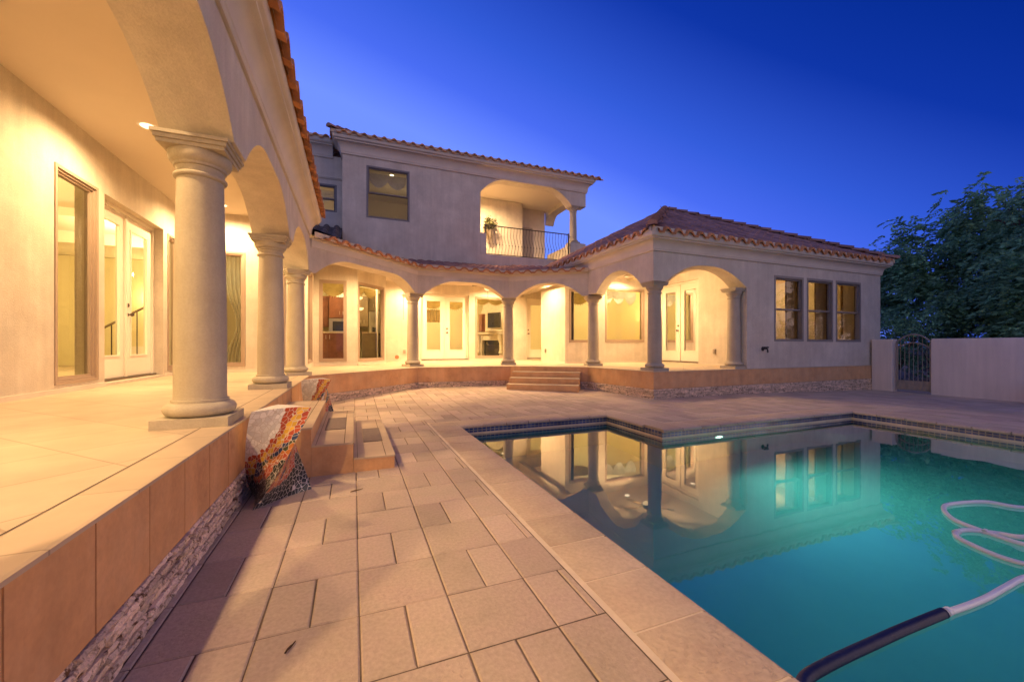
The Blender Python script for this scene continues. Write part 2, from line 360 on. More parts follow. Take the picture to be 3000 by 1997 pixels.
def pane(fr, u0,u1,z0,z1,d,parent):
    return MB().quad(fr.P(u0,d,z0),fr.P(u1,d,z0),fr.P(u1,d,z1),fr.P(u0,d,z1)).build('pane', GLASS, parent)
def picture_window(fr,u0,u1,z0,z1,sink=0.0):
    mb=MB(); e=.002
    fr.ring(mb,u0+e,u1-e,z0+e,z1-e,.034,-sink-.03,.012)
    fr.ring(mb,u0+.036,u1-.036,z0+.036,z1-.036,.024,-sink-.05,-sink+.0)
    fr.ring(mb,u0+.060,u1-.060,z0+.060,z1-.060,.022,-sink-.08,-sink-.022)
    w=mb.build('window',FRAME,HOUSE); pane(fr,u0+.08,u1-.08,z0+.08,z1-.08,-sink-.05,w); return w
def sash_window(fr,u0,u1,z0,z1,mat=None,sink=.05):
    mb=MB(); e=.002; zm=(z0+z1)/2-.01
    fr.ring(mb,u0+e,u1-e,z0+e,z1-e,.055,-sink-.08,.004)
    fr.ring(mb,u0+.057,u1-.057,zm-.02,z1-.057,.035,-sink-.03,-sink+.01)
    fr.box(mb,u0+.057,u1-.057,-sink-.07,-sink-.032,zm-.025,zm+.02)
    w=mb.build('window',mat or FRAMED,HOUSE); pane(fr,u0+.05,u1-.05,z0+.05,z1-.05,-sink-.05,w); return w
def door_leaf(fr,u0,u1,z0,z1,d,handle=None):
    """glazed door: stiles, rails, pane, handle and deadbolt on the side named by handle"""
    mb=MB(); st=.135; br=.30; tr=.17; th=.045
    fr.box(mb,u0,u0+st,d-th,d,z0,z1); fr.box(mb,u1-st,u1,d-th,d,z0,z1)
    fr.box(mb,u0+st,u1-st,d-th,d,z0,z0+br); fr.box(mb,u0+st,u1-st,d-th,d,z1-tr,z1)
    fr.ring(mb,u0+st-.002,u1-st+.002,z0+br-.002,z1-tr+.002,.022,d-.02,d+.010)
    o=mb.build('door',DOORW,HOUSE); pane(fr,u0+st,u1-st,z0+br,z1-tr,d-.024,o)
    if handle:
        uh=u1-.06 if handle=='hi' else u0+.06
        ax=Vector((fr.n[0],fr.n[1],0)).to_track_quat('Z','Y').to_matrix()
        MB().lathe([(.026,0),(.026,.008),(.012,.012),(.012,.035),(.026,.045),(.03,.06),(.022,.075),(.005,.08)],fr.P(uh,d,z0+.92),12,True,ax).build('door_handle',BRONZE,o,True)
        MB().lathe([(.03,0),(.03,.012),(.02,.018)],fr.P(uh,d,z0+1.06),12,True,ax).build('deadbolt',BRONZE,o,True)
    return o
def door_frame(fr,u0,u1,z0,z1,d,mull=None):
    mb=MB(); w=.045
    fr.box(mb,u0+.002,u0+w,d-.09,d+.02,z0+.03,z1-.002); fr.box(mb,u1-w,u1-.002,d-.09,d+.02,z0+.03,z1-.002); fr.box(mb,u0+w,u1-w,d-.09,d+.02,z1-w,z1-.002)
    o=mb.build('door_frame',DOORW,HOUSE)
    m2=MB(); fr.box(m2,u0+.002,u1-.002,d-.10,d+.05,z0+.001,z0+.03); m2.build('threshold',BRONZE,HOUSE)
    return o
def double_door(fr,u0,u1,z0,z1,d):
    door_frame(fr,u0,u1,z0,z1,d)
    a,b=u0+.047,u1-.047; m=(a+b)/2
    door_leaf(fr,a,m-.012,z0+.034,z1-.049,d-.01,None)
    door_leaf(fr,m+.012,b,z0+.034,z1-.049,d-.01,'lo')
    mb=MB(); fr.box(mb,m-.022,m+.012,d-.009,d+.016,z0+.034,z1-.05); mb.build('astragal',DOORW,HOUSE)

# ------------------------------------------------------------------ plan
FL=Fr((-3.0,0),(0,1),(1,0))           # left gallery back wall
FE=Fr((0,9.3),(1,0),(0,-1))           # gallery end wall
FB=Fr((-.95,0),(0,1),(1,0))           # kitchen bay, side
FK=Fr((0,11.45),(1,0),(0,-1))         # kitchen bay, front
k2=Vector((.8,.95)).normalized(); FK2=Fr((.1,11.45),(k2.x,k2.y),(k2.y,-k2.x)); LK2=Vector((.8,.95)).length
FK3=Fr((.9,0),(0,1),(1,0))
FM=Fr((0,13.7),(1,0),(0,-1))          # middle back wall
FS=Fr((5.9,0),(0,1),(-1,0))           # short return
FR2=Fr((0,10.5),(1,0),(0,-1))         # right porch back wall
FD=Fr((9.0,0),(0,1),(-1,0))           # right porch side wall
FW=Fr((0,6.52),(1,0),(0,-1))          # right wing front
FU=Fr((0,13.7),(1,0),(0,-1))          # upper front
FV=Fr((0,14.2),(1,0),(0,-1))          # recessed upper wall
ZC=3.66; ZP=3.22

# left gallery
wall(FL,-5,9.3,T-.1,ZC,[(5.82,6.61,.655,3.07),(6.757,8.477,T+.035,3.06),(8.64,9.12,.655,3.04),(1.2,2.6,.655,3.07)])
picture_window(FL,5.82,6.61,.655,3.07,.01); picture_window(FL,8.64,9.12,.655,3.04,.01); picture_window(FL,1.2,2.6,.655,3.07,.01)
double_door(FL,6.757,8.477,T+.035,3.06,-.14)
wall(FE,-3.0,-.95,T-.1,ZC,[(-2.95+.25,-1.99,.68,2.93),(-1.62,-1.30,.68,2.93)])
picture_window(FE,-2.70,-1.99,.68,2.93); picture_window(FE,-1.62,-1.30,.68,2.93)
wall(FB,9.3,11.45,T-.1,ZC,[(10.0,11.0,.68,2.85)]); picture_window(FB,10.0,11.0,.68,2.85)
wall(FK,-.95,.1,T-.1,ZC,[(-.825,-.163,.675,2.81)]); picture_window(FK,-.825,-.163,.675,2.81)
wall(FK2,0,LK2,T-.1,ZC,[(.03,1.16,.665,2.81)],t=.14); picture_window(FK2,.03,1.16,.665,2.81)
wall(FK3,12.4,13.7,T-.1,ZC)
wall(FM,.9,5.9,T-.1,ZC,[(2.143,3.811,T+.035,2.88),(4.04,5.25,.655,2.86)],)
double_door(FM,2.143,3.811,T+.035,2.88,-.10)
picture_window(FM,4.04,5.25,.655,2.86)
wall(FM,5.9,7.4,T-.1,ZC,[(6.057,6.95,T+.035,2.874)])
door_frame(FM,6.057,6.95,T+.035,2.874,-.10); door_leaf(FM,6.104,6.903,T+.069,2.825,-.11,'lo')
wall(FS,10.5,12.15,T-.1,ZC,t=.3,caps='b')
wall(FR2,5.9,9.0,T-.1,ZC,[(6.038,7.02,1.19,2.80),(7.32,8.837,1.205,2.93)])
picture_window(FR2,6.038,7.02,1.19,2.80); picture_window(FR2,7.32,8.837,1.205,2.93)
wall(FD,6.94,10.5,T-.1,ZC,[(8.45,10.02,T+.035,2.97)]); double_door(FD,8.45,10.02,T+.035,2.97,-.10)
# right wing front and end
WO=[(9.338,10.41,1.195,2.778),(10.531,11.57,1.19,2.785),(11.681,12.764,1.19,2.79)]
wall(FW,8.42,13.66,T-.05,3.2,WO,t=.42,caps='a')
for a,b,c,d in WO: sash_window(FW,a,b,c,d)
wall(Fr((13.66,0),(0,1),(1,0)),6.53,12.0,T-.05,3.2)
# upper block
UZ0,UZ1=4.40,7.25
wall(FU,-.323,4.24,3.6,UZ1,caps='b',openings=[(.39,1.755,5.24,6.93)])
sash_window(FU,.39,1.755,5.24,6.93)
wall(Fr((-.323,0),(0,1),(-1,0)),13.701,16.0,3.6,UZ1)
wall(FU,4.24,8.628,3.3,UZ0,t=.42)
MB().box(4.24,4.46,13.7,14.12,UZ0,5.16).build('balcony_pedestal',STUCCO,HOUSE,bevel=.01)
MB().box(7.93,8.628,13.7,14.12,UZ0,5.16).build('balcony_pedestal',STUCCO,HOUSE,bevel=.01)
wall(FV,-6,-.323,4.3,UZ1,[(-1.9,-.50,5.44,6.33)]); sash_window(FV,-1.9,-.50,5.44,6.33)
mb=MB()
for z0,z1,d in ((6.50,6.535,.03),(6.535,6.575,.05)): FV.box(mb,-6,-.33,0,d,z0,z1)
mb.build('string_moulding',TRIM,HOUSE)
# balcony room
MB().box(4.0,8.63,14.12,16.6,4.30,UZ0-.004).build('balcony_floor',TRIM,HOUSE)
MB().quad((4.0,13.8,7.215),(8.6,13.8,7.215),(8.6,16.6,7.215),(4.0,16.6,7.215)).build('balcony_ceiling',CEIL,HOUSE)
wall(Fr((0,15.75),(1,0),(0,-1)),4.0,6.75,UZ0,7.21)
wall(Fr((0,16.3),(1,0),(0,-1)),6.75,8.10,UZ0,7.21,caps='b')
wall(Fr((6.75,0),(0,1),(1,0)),15.751,16.3,UZ0,7.21)
wall(Fr((4.1,0),(0,1),(1,0)),13.92,15.75,UZ0,7.21)
MB().box(6.82,7.45,16.22,16.295,UZ0+.01,6.35).build('balcony_door',OUTLET,HOUSE)
MB().box(8.22,8.62,14.13,16.3,UZ0,5.22).build('balcony_parapet',STUCCO,HOUSE)
# wall base trim
for f_,a_,b_,d_,h_ in ((FL,-5,6.757,.02,.05),(FL,8.477,9.28,.02,.05),(FE,-2.98,-.95,.02,.06),(FK,-.95,.1,.03,.06),(FK2,0,LK2,.03,.06),(FM,.9,2.14,.02,.05),(FM,3.82,5.6,.02,.05),(FR2,5.9,8.98,.02,.045),(FD,6.97,8.44,.02,.045),(FS,10.52,12.1,.02,.045)):
    mb=MB(); f_.box(mb,a_,b_,0,d_,T,T+h_); mb.build('base_trim',TRIM,HOUSE)

# arcade path, outer face; inside is on the left of the walking direction
P=[(-.73,-5.0),(-.73,7.95),(1.5,10.15),(3.95,10.15),(5.72,8.95),(5.72,6.52),(8.42,6.52)]
def offset_path(pts, d):
    """offset to the left by d with mitres"""
    out=[]; n=len(pts)
    for i,p in enumerate(pts):
        p=Vector(p); ns=[]
        if i>0: t=(p-Vector(pts[i-1])).normalized(); ns.append(Vector((-t.y,t.x)))
        if i<n-1: t=(Vector(pts[i+1])-p).normalized(); ns.append(Vector((-t.y,t.x)))
        if len(ns)==1: out.append(tuple(p+ns[0]*d))
        else:
            b=(ns[0]+ns[1]).normalized(); out.append(tuple(p+b*d/max(.3,b.dot(ns[0]))))
    return out
TH=.42
PI_=offset_path(P,TH)
def arch_z(u, spans, zs, rise, Rr):
    for a,b in spans:
        if a<u<b:
            d=min(u-a,b-u); r=min(Rr,(b-a)/2); d=min(d,r)
            return zs+rise*(1-(1-d/r)**2.1) if r>0 else zs
    return zs
def arcade_segment(i, spans, zs, rise, Rr, ztop, A=None, B=None, Ai=None, Bi=None, n=72):
    A=Vector(A or P[i]); B=Vector(B or P[i+1]); Ai=Vector(Ai or PI_[i]); Bi=Vector(Bi or PI_[i+1]); Ls=(B-A).length
    us=sorted({0,Ls,*[a for s in spans for a in s if 0<a<Ls],*[Ls*k/n for k in range(n+1)]})
    for a,b in spans:                            # finer samples in the haunches
        us += [a+.012*k for k in range(1,10)]+[b-.012*k for k in range(1,10)]
    us=sorted({round(u,4) for u in us if 0<=u<=Ls+1e-6})
    mb=MB(); ids=[]
    for u in us:
        t=u/Ls; o=A.lerp(B,t); q=Ai.lerp(Bi,t); z=arch_z(u,spans,zs,rise,Rr)
        ids.append((mb.vert((o.x,o.y,z)),mb.vert((o.x,o.y,ztop)),mb.vert((q.x,q.y,z)),mb.vert((q.x,q.y,ztop))))
    for k in range(len(us)-1):
        a,b=ids[k],ids[k+1]
        mb.face((a[0],b[0],b[1],a[1])); mb.face((b[2],a[2],a[3],b[3])); mb.face((a[2],b[2],b[0],a[0])); mb.face((a[1],b[1],b[3],a[3]))
    mb.face((ids[0][0],ids[0][1],ids[0][3],ids[0][2])); mb.face((ids[-1][0],ids[-1][2],ids[-1][3],ids[-1][1]))
    return mb.build('arcade_wall',STUCCO,HOUSE,smooth=35)
ZS=2.425
CY=[-1.63,.82,3.27,5.72]
sp=[]
for k in range(len(CY)): sp.append((CY[k]+5+.15, (CY[k+1] if k+1<len(CY) else 7.98)+5-.15))
sp.insert(0,(.2,CY[0]+5-.15))
arcade_segment(0,sp,ZS,.40,.80,3.36,n=150)
arcade_segment(1,[(.13,3.02)],2.40,.35,.85,3.02)
arcade_segment(2,[(.17,2.30)],2.40,.355,.85,3.02)
arcade_segment(3,[(.20,1.97)],2.40,.37,.85,3.02)
arcade_segment(4,[(.36,2.03)],ZS,.40,.80,3.36)
arcade_segment(5,[(.33,2.69)],ZS,.41,1.1,3.36)
# upper balcony arch and its side beam
arcade_segment(0,[(.0,3.72)],6.63,.545,.98,UZ1,A=(4.24,13.7),B=(8.628,13.7),Ai=(4.24,14.12),Bi=(8.628,14.12))
arcade_segment(0,[(.0,2.34)],6.63,.40,.45,UZ1,A=(8.628,14.13),B=(8.628,16.5),Ai=(8.22,14.13),Bi=(8.22,16.5))

# columns: shaft with base and capital
def column_meshes(h, r0, r1, s):
    sh=MB(); prof=[(r0*1.02,.165*s),(r0,.185*s)]+[(r0+(r1-r0)*max(0,(t-.25)/.75)**1.3, .185*s+(h-.185*s-.235*s)*t) for t in [.1*k for k in range(11)]]
    sh.lathe(prof,n=40)
    ba=MB(); hp=.203*s; ba.box(-hp,hp,-hp,hp,0,.06*s)
    pr=[(.15*s,.06*s)]+[(.160*s+.040*s*math.cos(a), .105*s+.042*s*math.sin(a)) for a in [R(-80+20*k) for k in range(9)]]+[(.158*s,.149*s),(.158*s,.166*s),(r0,.168*s)]
    ba.lathe(pr,n=40)
    ca=MB(); z=h-.245*s
    pr=[(r1,z)]+[(r1+.018*s*math.cos(a)+.002, z+.02*s+.016*s*math.sin(a)) for a in [R(-90+30*k) for k in range(7)]]+[(r1+.004,z+.04*s),(r1+.004,z+.075*s),(r1+.016*s,z+.08*s),(r1+.018*s,z+.095*s)]
    pr+=[(r1+.020*s+.026*s*math.sin(a), z+.10*s+.055*s*(1-math.cos(a))) for a in [R(15*k) for k in range(1,7)]]
    pr+=[(r1+.046*s,z+.17*s)]
    ca.lathe(pr,n=40)
    for e,z0,z1 in ((.178,.170,.195),(.190,.195,.222),(.203,.222,.243)): ca.box(-e*s,e*s,-e*s,e*s,z+z0*s,z+z1*s)
    return sh,ba,ca
colm=None
def column(x,y,z,rot=0,h=ZS-T-.002,s=1.0,cache={}):
    key=(round(h,3),s)
    if key not in cache:
        a,b,c=column_meshes(h,.145*s,.128*s,s)
        cache[key]=(a.build('column',COLM,HOUSE,smooth=40,local=True),b.build('column_base',COLM,None,smooth=40),c.build('column_capital',COLM,None,smooth=40))
        o,b,c=cache[key]; b.parent=o; c.parent=o
    else:
        p=cache[key]; o=p[0].copy(); COL.objects.link(o)
        for q in p[1:]:
            d=q.copy(); COL.objects.link(d); d.parent=o
    o.location=Vector((x,y,z))-WT[HOUSE.name]; o.rotation_euler=(0,0,rot)
    return o
for y in CY[1:]: column(-.955,y,T)
def mid(i): a=Vector(P[i]); b=Vector(PI_[i]); return a.lerp(b,.53)
for i,r in ((1,22.5),(2,22.5),(3,-17),(4,-17)):
    m=mid(i); column(m.x,m.y,T,R(r),h=(ZS if i in (1,) else 2.40)-T-.002)
column(5.95,6.745,T); column(8.28,6.745,T)
column(8.18,13.92,5.16,0,h=6.63-5.16-.002)

# cornices: profile (outwards, z) swept along a path
def sweep(path, prof, mat, name='cornice'):
    lines=[offset_path(path,-d) for d,z in prof]
    mb=MB(); n=len(path); m=len(prof); idx=[[mb.vert((lines[j][i][0],lines[j][i][1],prof[j][1])) for j in range(m)] for i in range(n)]
    for i in range(n-1):
        for j in range(m-1): mb.face((idx[i][j],idx[i+1][j],idx[i+1][j+1],idx[i][j+1]))
    mb.face(tuple(idx[0])); mb.face(tuple(reversed(idx[-1])))
    return mb.build(name,mat,HOUSE,smooth=30)
def cornice_prof(z0,z1,dmax):
    h=z1-z0
    p=[(0.0,0),(.12,0),(.16,.04),(.16,.10),(.20,.13),(.20,.17)]
    p+=[(.20+.55*(1-math.cos(a)), .17+.48*math.sin(a)) for a in [R(15*k) for k in range(1,7)]]
    p+=[(.78,.66),(.78,.72),(.82,.74)]+[(.82+.18*math.sin(a), .74+.14*(1-math.cos(a))) for a in [R(22.5*k) for k in range(1,5)]]+[(1.0,1.0),(0,1.0)]
    return [(d*dmax,z0+z*h) for d,z in p]
CP=cornice_prof(3.04,3.375,.20)
sweep([(-.73,-5.0),(-.73,7.93)],CP,TRIM)
sweep([(5.72,10.6),(5.72,6.52),(13.66,6.52),(13.66,12)],CP,TRIM)
sweep([(-.71,7.97),(1.5,10.15),(3.95,10.15),(5.70,8.965)],[(0,2.86),(.016,2.862),(.022,2.99),(.05,3.0),(.055,3.035),(0,3.035)],TRIM)
CU=cornice_prof(7.17,7.68,.29)
sweep([(-.323,14.2),(-.323,13.7),(8.628,13.7),(8.628,17)],CU,TRIM)
sweep([(-6,14.2),(-.62,14.2)],CU,TRIM)

wall(Fr((5.72,0),(0,1),(-1,0)),8.98,13.69,2.95,3.42)
# ceilings and soffits of the porches
MB().poly([(-3.0,-5,ZC),(-1.15,-5,ZC),(-1.15,8.0,ZC),(-1.3,9.3,ZC),(-3.0,9.3,ZC)]).build('gallery_ceiling',CEIL,HOUSE)
MB().poly([(-1.149,7.5,ZP),(-1.16,8.13,ZP),(1.33,10.57,ZP),(4.08,10.57,ZP),(6.14,9.18,ZP),(6.14,6.94,ZP),(9.1,6.94,ZP),(9.1,10.6,ZP),(6.2,10.7,ZP),(7.4,14,ZP),(-1.0,14,ZP),(-1.149,9.3,ZP)]).build('porch_ceiling',CEIL,HOUSE)

# ------------------------------------------------------------------ tile roofs
PER=.30
def tile_roof(O,u,v,Lu,W,p,keep,mat,z0,amp=.062,name='roof',und=True,course=.40):
    """barrel tiles: u along the eave, v up the slope (plan units), keep(x,y) clips"""
    me_=MB(); mb=MB(); O=Vector(O); u=Vector(u); v=Vector(v); step=12
    nu=int(math.ceil(Lu/PER))*step; nc=int(math.ceil(W/course)); kk=.014
    def prof(k):
        f=(k%step)/step; return amp*1.6*math.sin(math.pi*f/.64)**.6-.03 if f<.64 else -.03
    for c in range(nc):
        for k in range(nu):
            if k%step==0: mb.cur=rnd.random()
            ua,ub=k*PER/step,(k+1)*PER/step; va,vb=c*course,(c+1)*course
            mx=O+u*((ua+ub)/2)+v*((va+vb)/2)
            if not keep(mx.x,mx.y): continue
            pa,pb=prof(k),prof(k+1)
            def Q(uu,vv,h): q=O+u*uu+v*vv; return (q.x,q.y,z0+p*vv+h)
            lift=kk
            mb.quad(Q(ua,va,pa+lift),Q(ub,va,pb+lift),Q(ub,vb,pb*.9),Q(ua,vb,pa*.9))
            mb.quad(Q(ua,va,pa*.9-.014),Q(ub,va,pb*.9-.014),Q(ub,va,pb+lift),Q(ua,va,pa+lift))
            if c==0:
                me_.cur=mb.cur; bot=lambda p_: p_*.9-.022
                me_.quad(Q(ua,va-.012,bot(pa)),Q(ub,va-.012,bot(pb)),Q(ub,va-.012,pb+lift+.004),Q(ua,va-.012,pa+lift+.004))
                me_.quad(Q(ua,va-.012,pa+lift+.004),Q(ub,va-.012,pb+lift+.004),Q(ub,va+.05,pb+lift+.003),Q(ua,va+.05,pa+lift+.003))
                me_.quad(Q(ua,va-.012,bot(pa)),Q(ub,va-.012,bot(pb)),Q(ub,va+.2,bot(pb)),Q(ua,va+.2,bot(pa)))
    o=mb.build(name,mat,HOUSE,smooth=40)
    if me_.v and mat is ROOFT: me_.build('eave_tile_ends',ROOFE,o,smooth=40)  # tile ends get the colour with warm light painted in
    if und:
        m2=MB(); q=lambda uu,vv,h:(lambda r:(r.x,r.y,z0+p*vv+h))(O+u*uu+v*vv)
        m2.quad(q(0,.03,-.05),q(Lu,.03,-.05),q(Lu,.06,.055),q(0,.06,.055))
        m2.build('eave_closure',MORTAR,o)
    return o
def cap_row(a,b,mat,r=.10,parent=None):
    mb=MB(); a=Vector(a); b=Vector(b); n=max(2,int((b-a).length/.34)); t=(b-a).normalized(); s=t.cross(Vector((0,0,1))).normalized(); w=s.cross(t)
    for k in range(n):
        mb.cur=rnd.random(); p0=a.lerp(b,k/n); p1=a.lerp(b,(k+1.18)/n)
        q=[]
        for (pp,rr,li) in ((p0,r,.035),(p1,r*.85,-.01)):
            q.append([mb.vert(pp+s*rr*math.cos(R(x))+w*(rr*.8*math.sin(R(x))+li)) for x in range(-10,191,20)])
        for j in range(len(q[0])-1): mb.face((q[0][j],q[0][j+1],q[1][j+1],q[1][j]))
        mb.face(tuple(q[0]))
    return mb.build('ridge_caps',mat,parent or HOUSE,smooth=40)
EZ=3.40
# left wing eave, running away from the camera
lw=tile_roof((-.475,-5.0),(0,1),(-1,0),12.75,3.0,.33,lambda x,y:y<7.75+.4*(-.5-x),ROOFT,EZ)
# right wing: pyramid hip roof
X0,X1,Y0=5.49,13.90,6.29; HW=(X1-X0)/2; PP=.53
tile_roof((X0,Y0),(1,0),(0,1),X1-X0,HW,PP,lambda x,y:(y-Y0)<min(x-X0,X1-x)+.03,ROOFT,EZ)
tile_roof((X0,Y0+2*HW),(0,-1),(1,0),2*HW,HW,PP,lambda x,y:(x-X0)<min(y-Y0,Y0+2*HW-y)+.03 and (y<13.68),ROOFT,EZ)
tile_roof((X1,Y0),(0,1),(-1,0),2*HW,HW,PP,lambda x,y:(X1-x)<min(y-Y0,Y0+2*HW-y)+.03 and y<13.68,ROOFT,EZ)
apex=(X0+HW,Y0+HW,EZ+PP*HW+.05)
cap_row((X0-.03,Y0-.03,EZ+.06),apex,ROOFT); cap_row((X1+.03,Y0-.03,EZ+.06),apex,ROOFT)
# arcade roof: three facets meeting in valleys
EA=offset_path([P[1],P[2],P[3],P[4]],-.16); AZ=3.065; PA=.25
facs=[]
for i in range(3):
    a=Vector(EA[i]); b=Vector(EA[i+1]); t=(b-a).normalized(); facs.append((a,t,Vector((-t.y,t.x)),(b-a).length))
def vdist(i,x,y): return (Vector((x,y))-facs[i][0]).dot(facs[i][2])
for i in range(3):
    a,t,nv,Ls=facs[i]
    ext=3.2
    def keep(x,y,i=i):
        vi=vdist(i,x,y)
        if y>13.68 or x<-.62 or vi<-.01: return False
        if i==2 and x>5.66: return False
        return all(vi>=vdist(j,x,y)-.02 for j in range(3) if j!=i)
    o=a-t*(ext if i else 1.2)
    # start on a whole tile so that the eave rows line up
    tile_roof((o.x,o.y),(t.x,t.y),(nv.x,nv.y),Ls+ext*(2 if i else 1.4),4.5,PA,keep,ROOFT,AZ,amp=.042,und=False)
    m2=MB(); q0=a+nv*.03; q1=a+t*Ls+nv*.03
    m2.quad((q0.x,q0.y,AZ-.045),(q1.x,q1.y,AZ-.045),(q1.x,q1.y,AZ+.05),(q0.x,q0.y,AZ+.05)); m2.build('eave_closure',MORTAR,HOUSE)
# dark roof behind the left wing
tile_roof((-6,11.6),(1,0),(0,1),5.68,2.6,.40,lambda x,y:x<-.33,ROOFD,3.92,und=False)
# upper roofs
UE=7.70
tile_roof((-.67,13.36),(1,0),(0,1),9.66,4.2,.36,lambda x,y:(y-13.36)<min(x+.67,99)+.03,ROOFT,UE)
tile_roof((-.67,17.5),(0,-1),(1,0),4.14,3.0,.36,lambda x,y:(x+.67)<(y-13.36)+.03,ROOFT,UE)
cap_row((-.70,13.33,UE+.06),(2.4,16.46,UE+.06+.36*3.1),ROOFT)
MB().box(8.60,8.99,13.38,17,UE-.03,UE+.0).build('eave_board',TRIM,HOUSE)
tile_roof((-6,13.88),(1,0),(0,1),5.3,2.4,.36,lambda x,y:True,ROOFT,UE,und=True)

# ------------------------------------------------------------------ small fixed parts of the house
def outlet(fr,u,z,w=.075,h=.125):
    mb=MB(); fr.box(mb,u-w/2,u+w/2,0,.045,z-h/2,z+h/2); mb.build('outlet_cover',OUTLET,HOUSE,bevel=.008)
outlet(FM,1.586,.90); outlet(FS,11.79,.93); outlet(FD,7.90,.935)
ax=Vector((0,-1,0)).to_track_quat('Z','Y').to_matrix()
MB().lathe([(.065,0),(.065,.012),(.05,.02),(.03,.014)],(1.347,13.7,.72),20,True,ax).build('vent_cap',TERRA,HOUSE,True)
mb=MB(); mb.lathe([(.05,0),(.05,.01),(.016,.012),(.016,.11)],(8.946,6.52,1.02),12,True,ax)
mb.tube([(8.946,6.42,1.02),(8.946,6.40,1.0),(8.946,6.395,.93)],.017); mb.tube([(8.88,6.43,1.05),(9.01,6.43,1.05)],.018); mb.tube([(8.946,6.44,1.02),(8.946,6.44,1.06)],.012)
mb.build('garden_tap',IRON,HOUSE,True)
# balcony railing with bellied bars
rail=MB(); rail.box(4.43,7.88,13.72,13.76,5.445,5.475); rail.box(4.47,7.88,13.725,13.755,4.42,4.44)
rail.box(4.425,4.465,13.715,13.765,UZ0,5.50); rail.box(7.85,7.885,13.715,13.765,UZ0,5.50)
rail=rail.build('balcony_railing',IRON,HOUSE)
nb=27
for k in range(nb):
    x=4.56+(7.80-4.56)*k/(nb-1); pts=[]
    for j in range(13):
        t=j/12; z=4.43+1.02*t; bul=.085*math.exp(-((t-.30)/.17)**2)-.03*math.exp(-((t-.72)/.12)**2)
        pts.append((x+bul*.25,13.74-bul,z))
    m=MB().tube(pts,.0075,6); m.sphere((pts[4][0],pts[4][1],pts[4][2]),.020,8,6); m.build('baluster',IRON,rail,True)
mb=MB()
for zc in (4.65,5.05,5.36): mb.tube([(7.86+.05*math.sin(a)*(1-a/9)+.03,13.71,zc+.05*math.cos(a)*(1-a/9)) for a in [.5*k for k in range(16)]],.008,6)
mb.build('scroll',IRON,rail,True)

# ------------------------------------------------------------------ rooms behind the glass
def room(x0,x1,y0,y1,z0,z1,wm,cm=INTC,fm=INTF,skip=''):
    w=MB()
    if 'S' not in skip: w.quad((x0,y0,z0),(x1,y0,z0),(x1,y0,z1),(x0,y0,z1))
    if 'N' not in skip: w.quad((x0,y1,z0),(x1,y1,z0),(x1,y1,z1),(x0,y1,z1))
    if 'W' not in skip: w.quad((x0,y0,z0),(x0,y1,z0),(x0,y1,z1),(x0,y0,z1))
    if 'E' not in skip: w.quad((x1,y0,z0),(x1,y1,z0),(x1,y1,z1),(x1,y0,z1))
    w.build('interior_wall',wm,HOUSE)
    MB().quad((x0,y0,z1),(x1,y0,z1),(x1,y1,z1),(x0,y1,z1)).build('interior_ceiling',cm,HOUSE)
    MB().quad((x0,y0,z0+.005),(x1,y0,z0+.005),(x1,y1,z0+.005),(x0,y1,z0+.005)).build('interior_floor',fm,HOUSE)
room(-7.4,-3.225,-4.9,9.52,T,3.55,INTW,skip='NE')
room(-7.4,-.96,9.525,11.45,T,3.55,INTW,skip='SNE')
room(-7.4,.66,11.46,16.2,T,3.5,INTW,skip='SE')
MB().quad((.66,16.2,T),(1.10,16.2,T),(1.10,16.2,3.5),(.66,16.2,3.5)).build('interior_wall',INTW,HOUSE)
MB().quad((1.10,13.93,T),(1.10,16.2,T),(1.10,16.2,3.5),(1.10,13.93,3.5)).build('interior_wall',INTW,HOUSE)
room(1.13,7.3,13.93,19.0,T,3.5,INTW,skip='S')
room(6.25,13.3,10.73,13.6,T,3.5,INTW,skip='SWN')
MB().quad((6.22,10.73,T),(7.25,13.6,T),(7.25,13.6,3.5),(6.22,10.73,3.5)).quad((7.25,13.6,T),(13.3,13.6,T),(13.3,13.6,3.5),(7.25,13.6,3.5)).build('interior_wall',INTW,HOUSE)
room(9.25,13.55,6.85,10.45,T,3.45,INTY,skip='SW')
room(-.08,3.95,13.93,18.0,UZ0,7.3,INTC,skip='S')
room(-6,-.6,14.43,18.0,UZ0,7.3,INTC,skip='S')

WARM=(1.0,.66,.33); WARM2=(1.0,.70,.36)
def downlight(x,y,z,power,label,group,light=True,ang=166,blend=.75,name='recessed_light',r=.075):
    t=thing(name,(x,y,z),label,'ceiling light',group)
    MB().lathe([(r,0),(r+.02,-.006),(r+.025,-.001),(r+.026,0)],(x,y,z),24,False).build('trim_ring',WHITEP,t,True)
    MB().lathe([(.001,-.003),(r,-.002)],(x,y,z),24,False).build('lens',LAMP_W,t)
    if light: lamp('lamp','SPOT',(x,y,z-.012),power,WARM,t,spot_size=R(ang),spot_blend=blend,shadow_soft_size=.07)
    return t
GL='recessed lights in the left gallery ceiling'
GALP=780
downlight(-2.24,5.93,ZC,GALP*.8,'recessed light in the gallery ceiling above the tall window left of the French doors',GL)
downlight(-2.24,8.75,ZC,GALP*.8,'recessed light at the far end of the gallery ceiling, right of the near column',GL)
for x_,y,k_ in ((-1.95,2.56,.7),(-2.1,-.81,1.1),(-2.24,-3.8,1.0)): downlight(x_,y,ZC,GALP*k_,'recessed light in the near gallery ceiling above the camera side of the terrace',GL)
PG='recessed lights in the arcade ceiling'
PWP=700
downlight(1.75,13.0,ZP,PWP,'recessed light in the arcade ceiling between the kitchen bay and the French doors',PG)
downlight(4.6,13.0,ZP,PWP,'recessed light in the arcade ceiling above the window showing the fireplace',PG)
downlight(5.2,11.2,ZP,PWP,'recessed light in the arcade ceiling by the bare return wall beside the single door',PG)
downlight(.1,10.2,ZP,PWP,'recessed light in the arcade ceiling in front of the kitchen bay windows',PG)
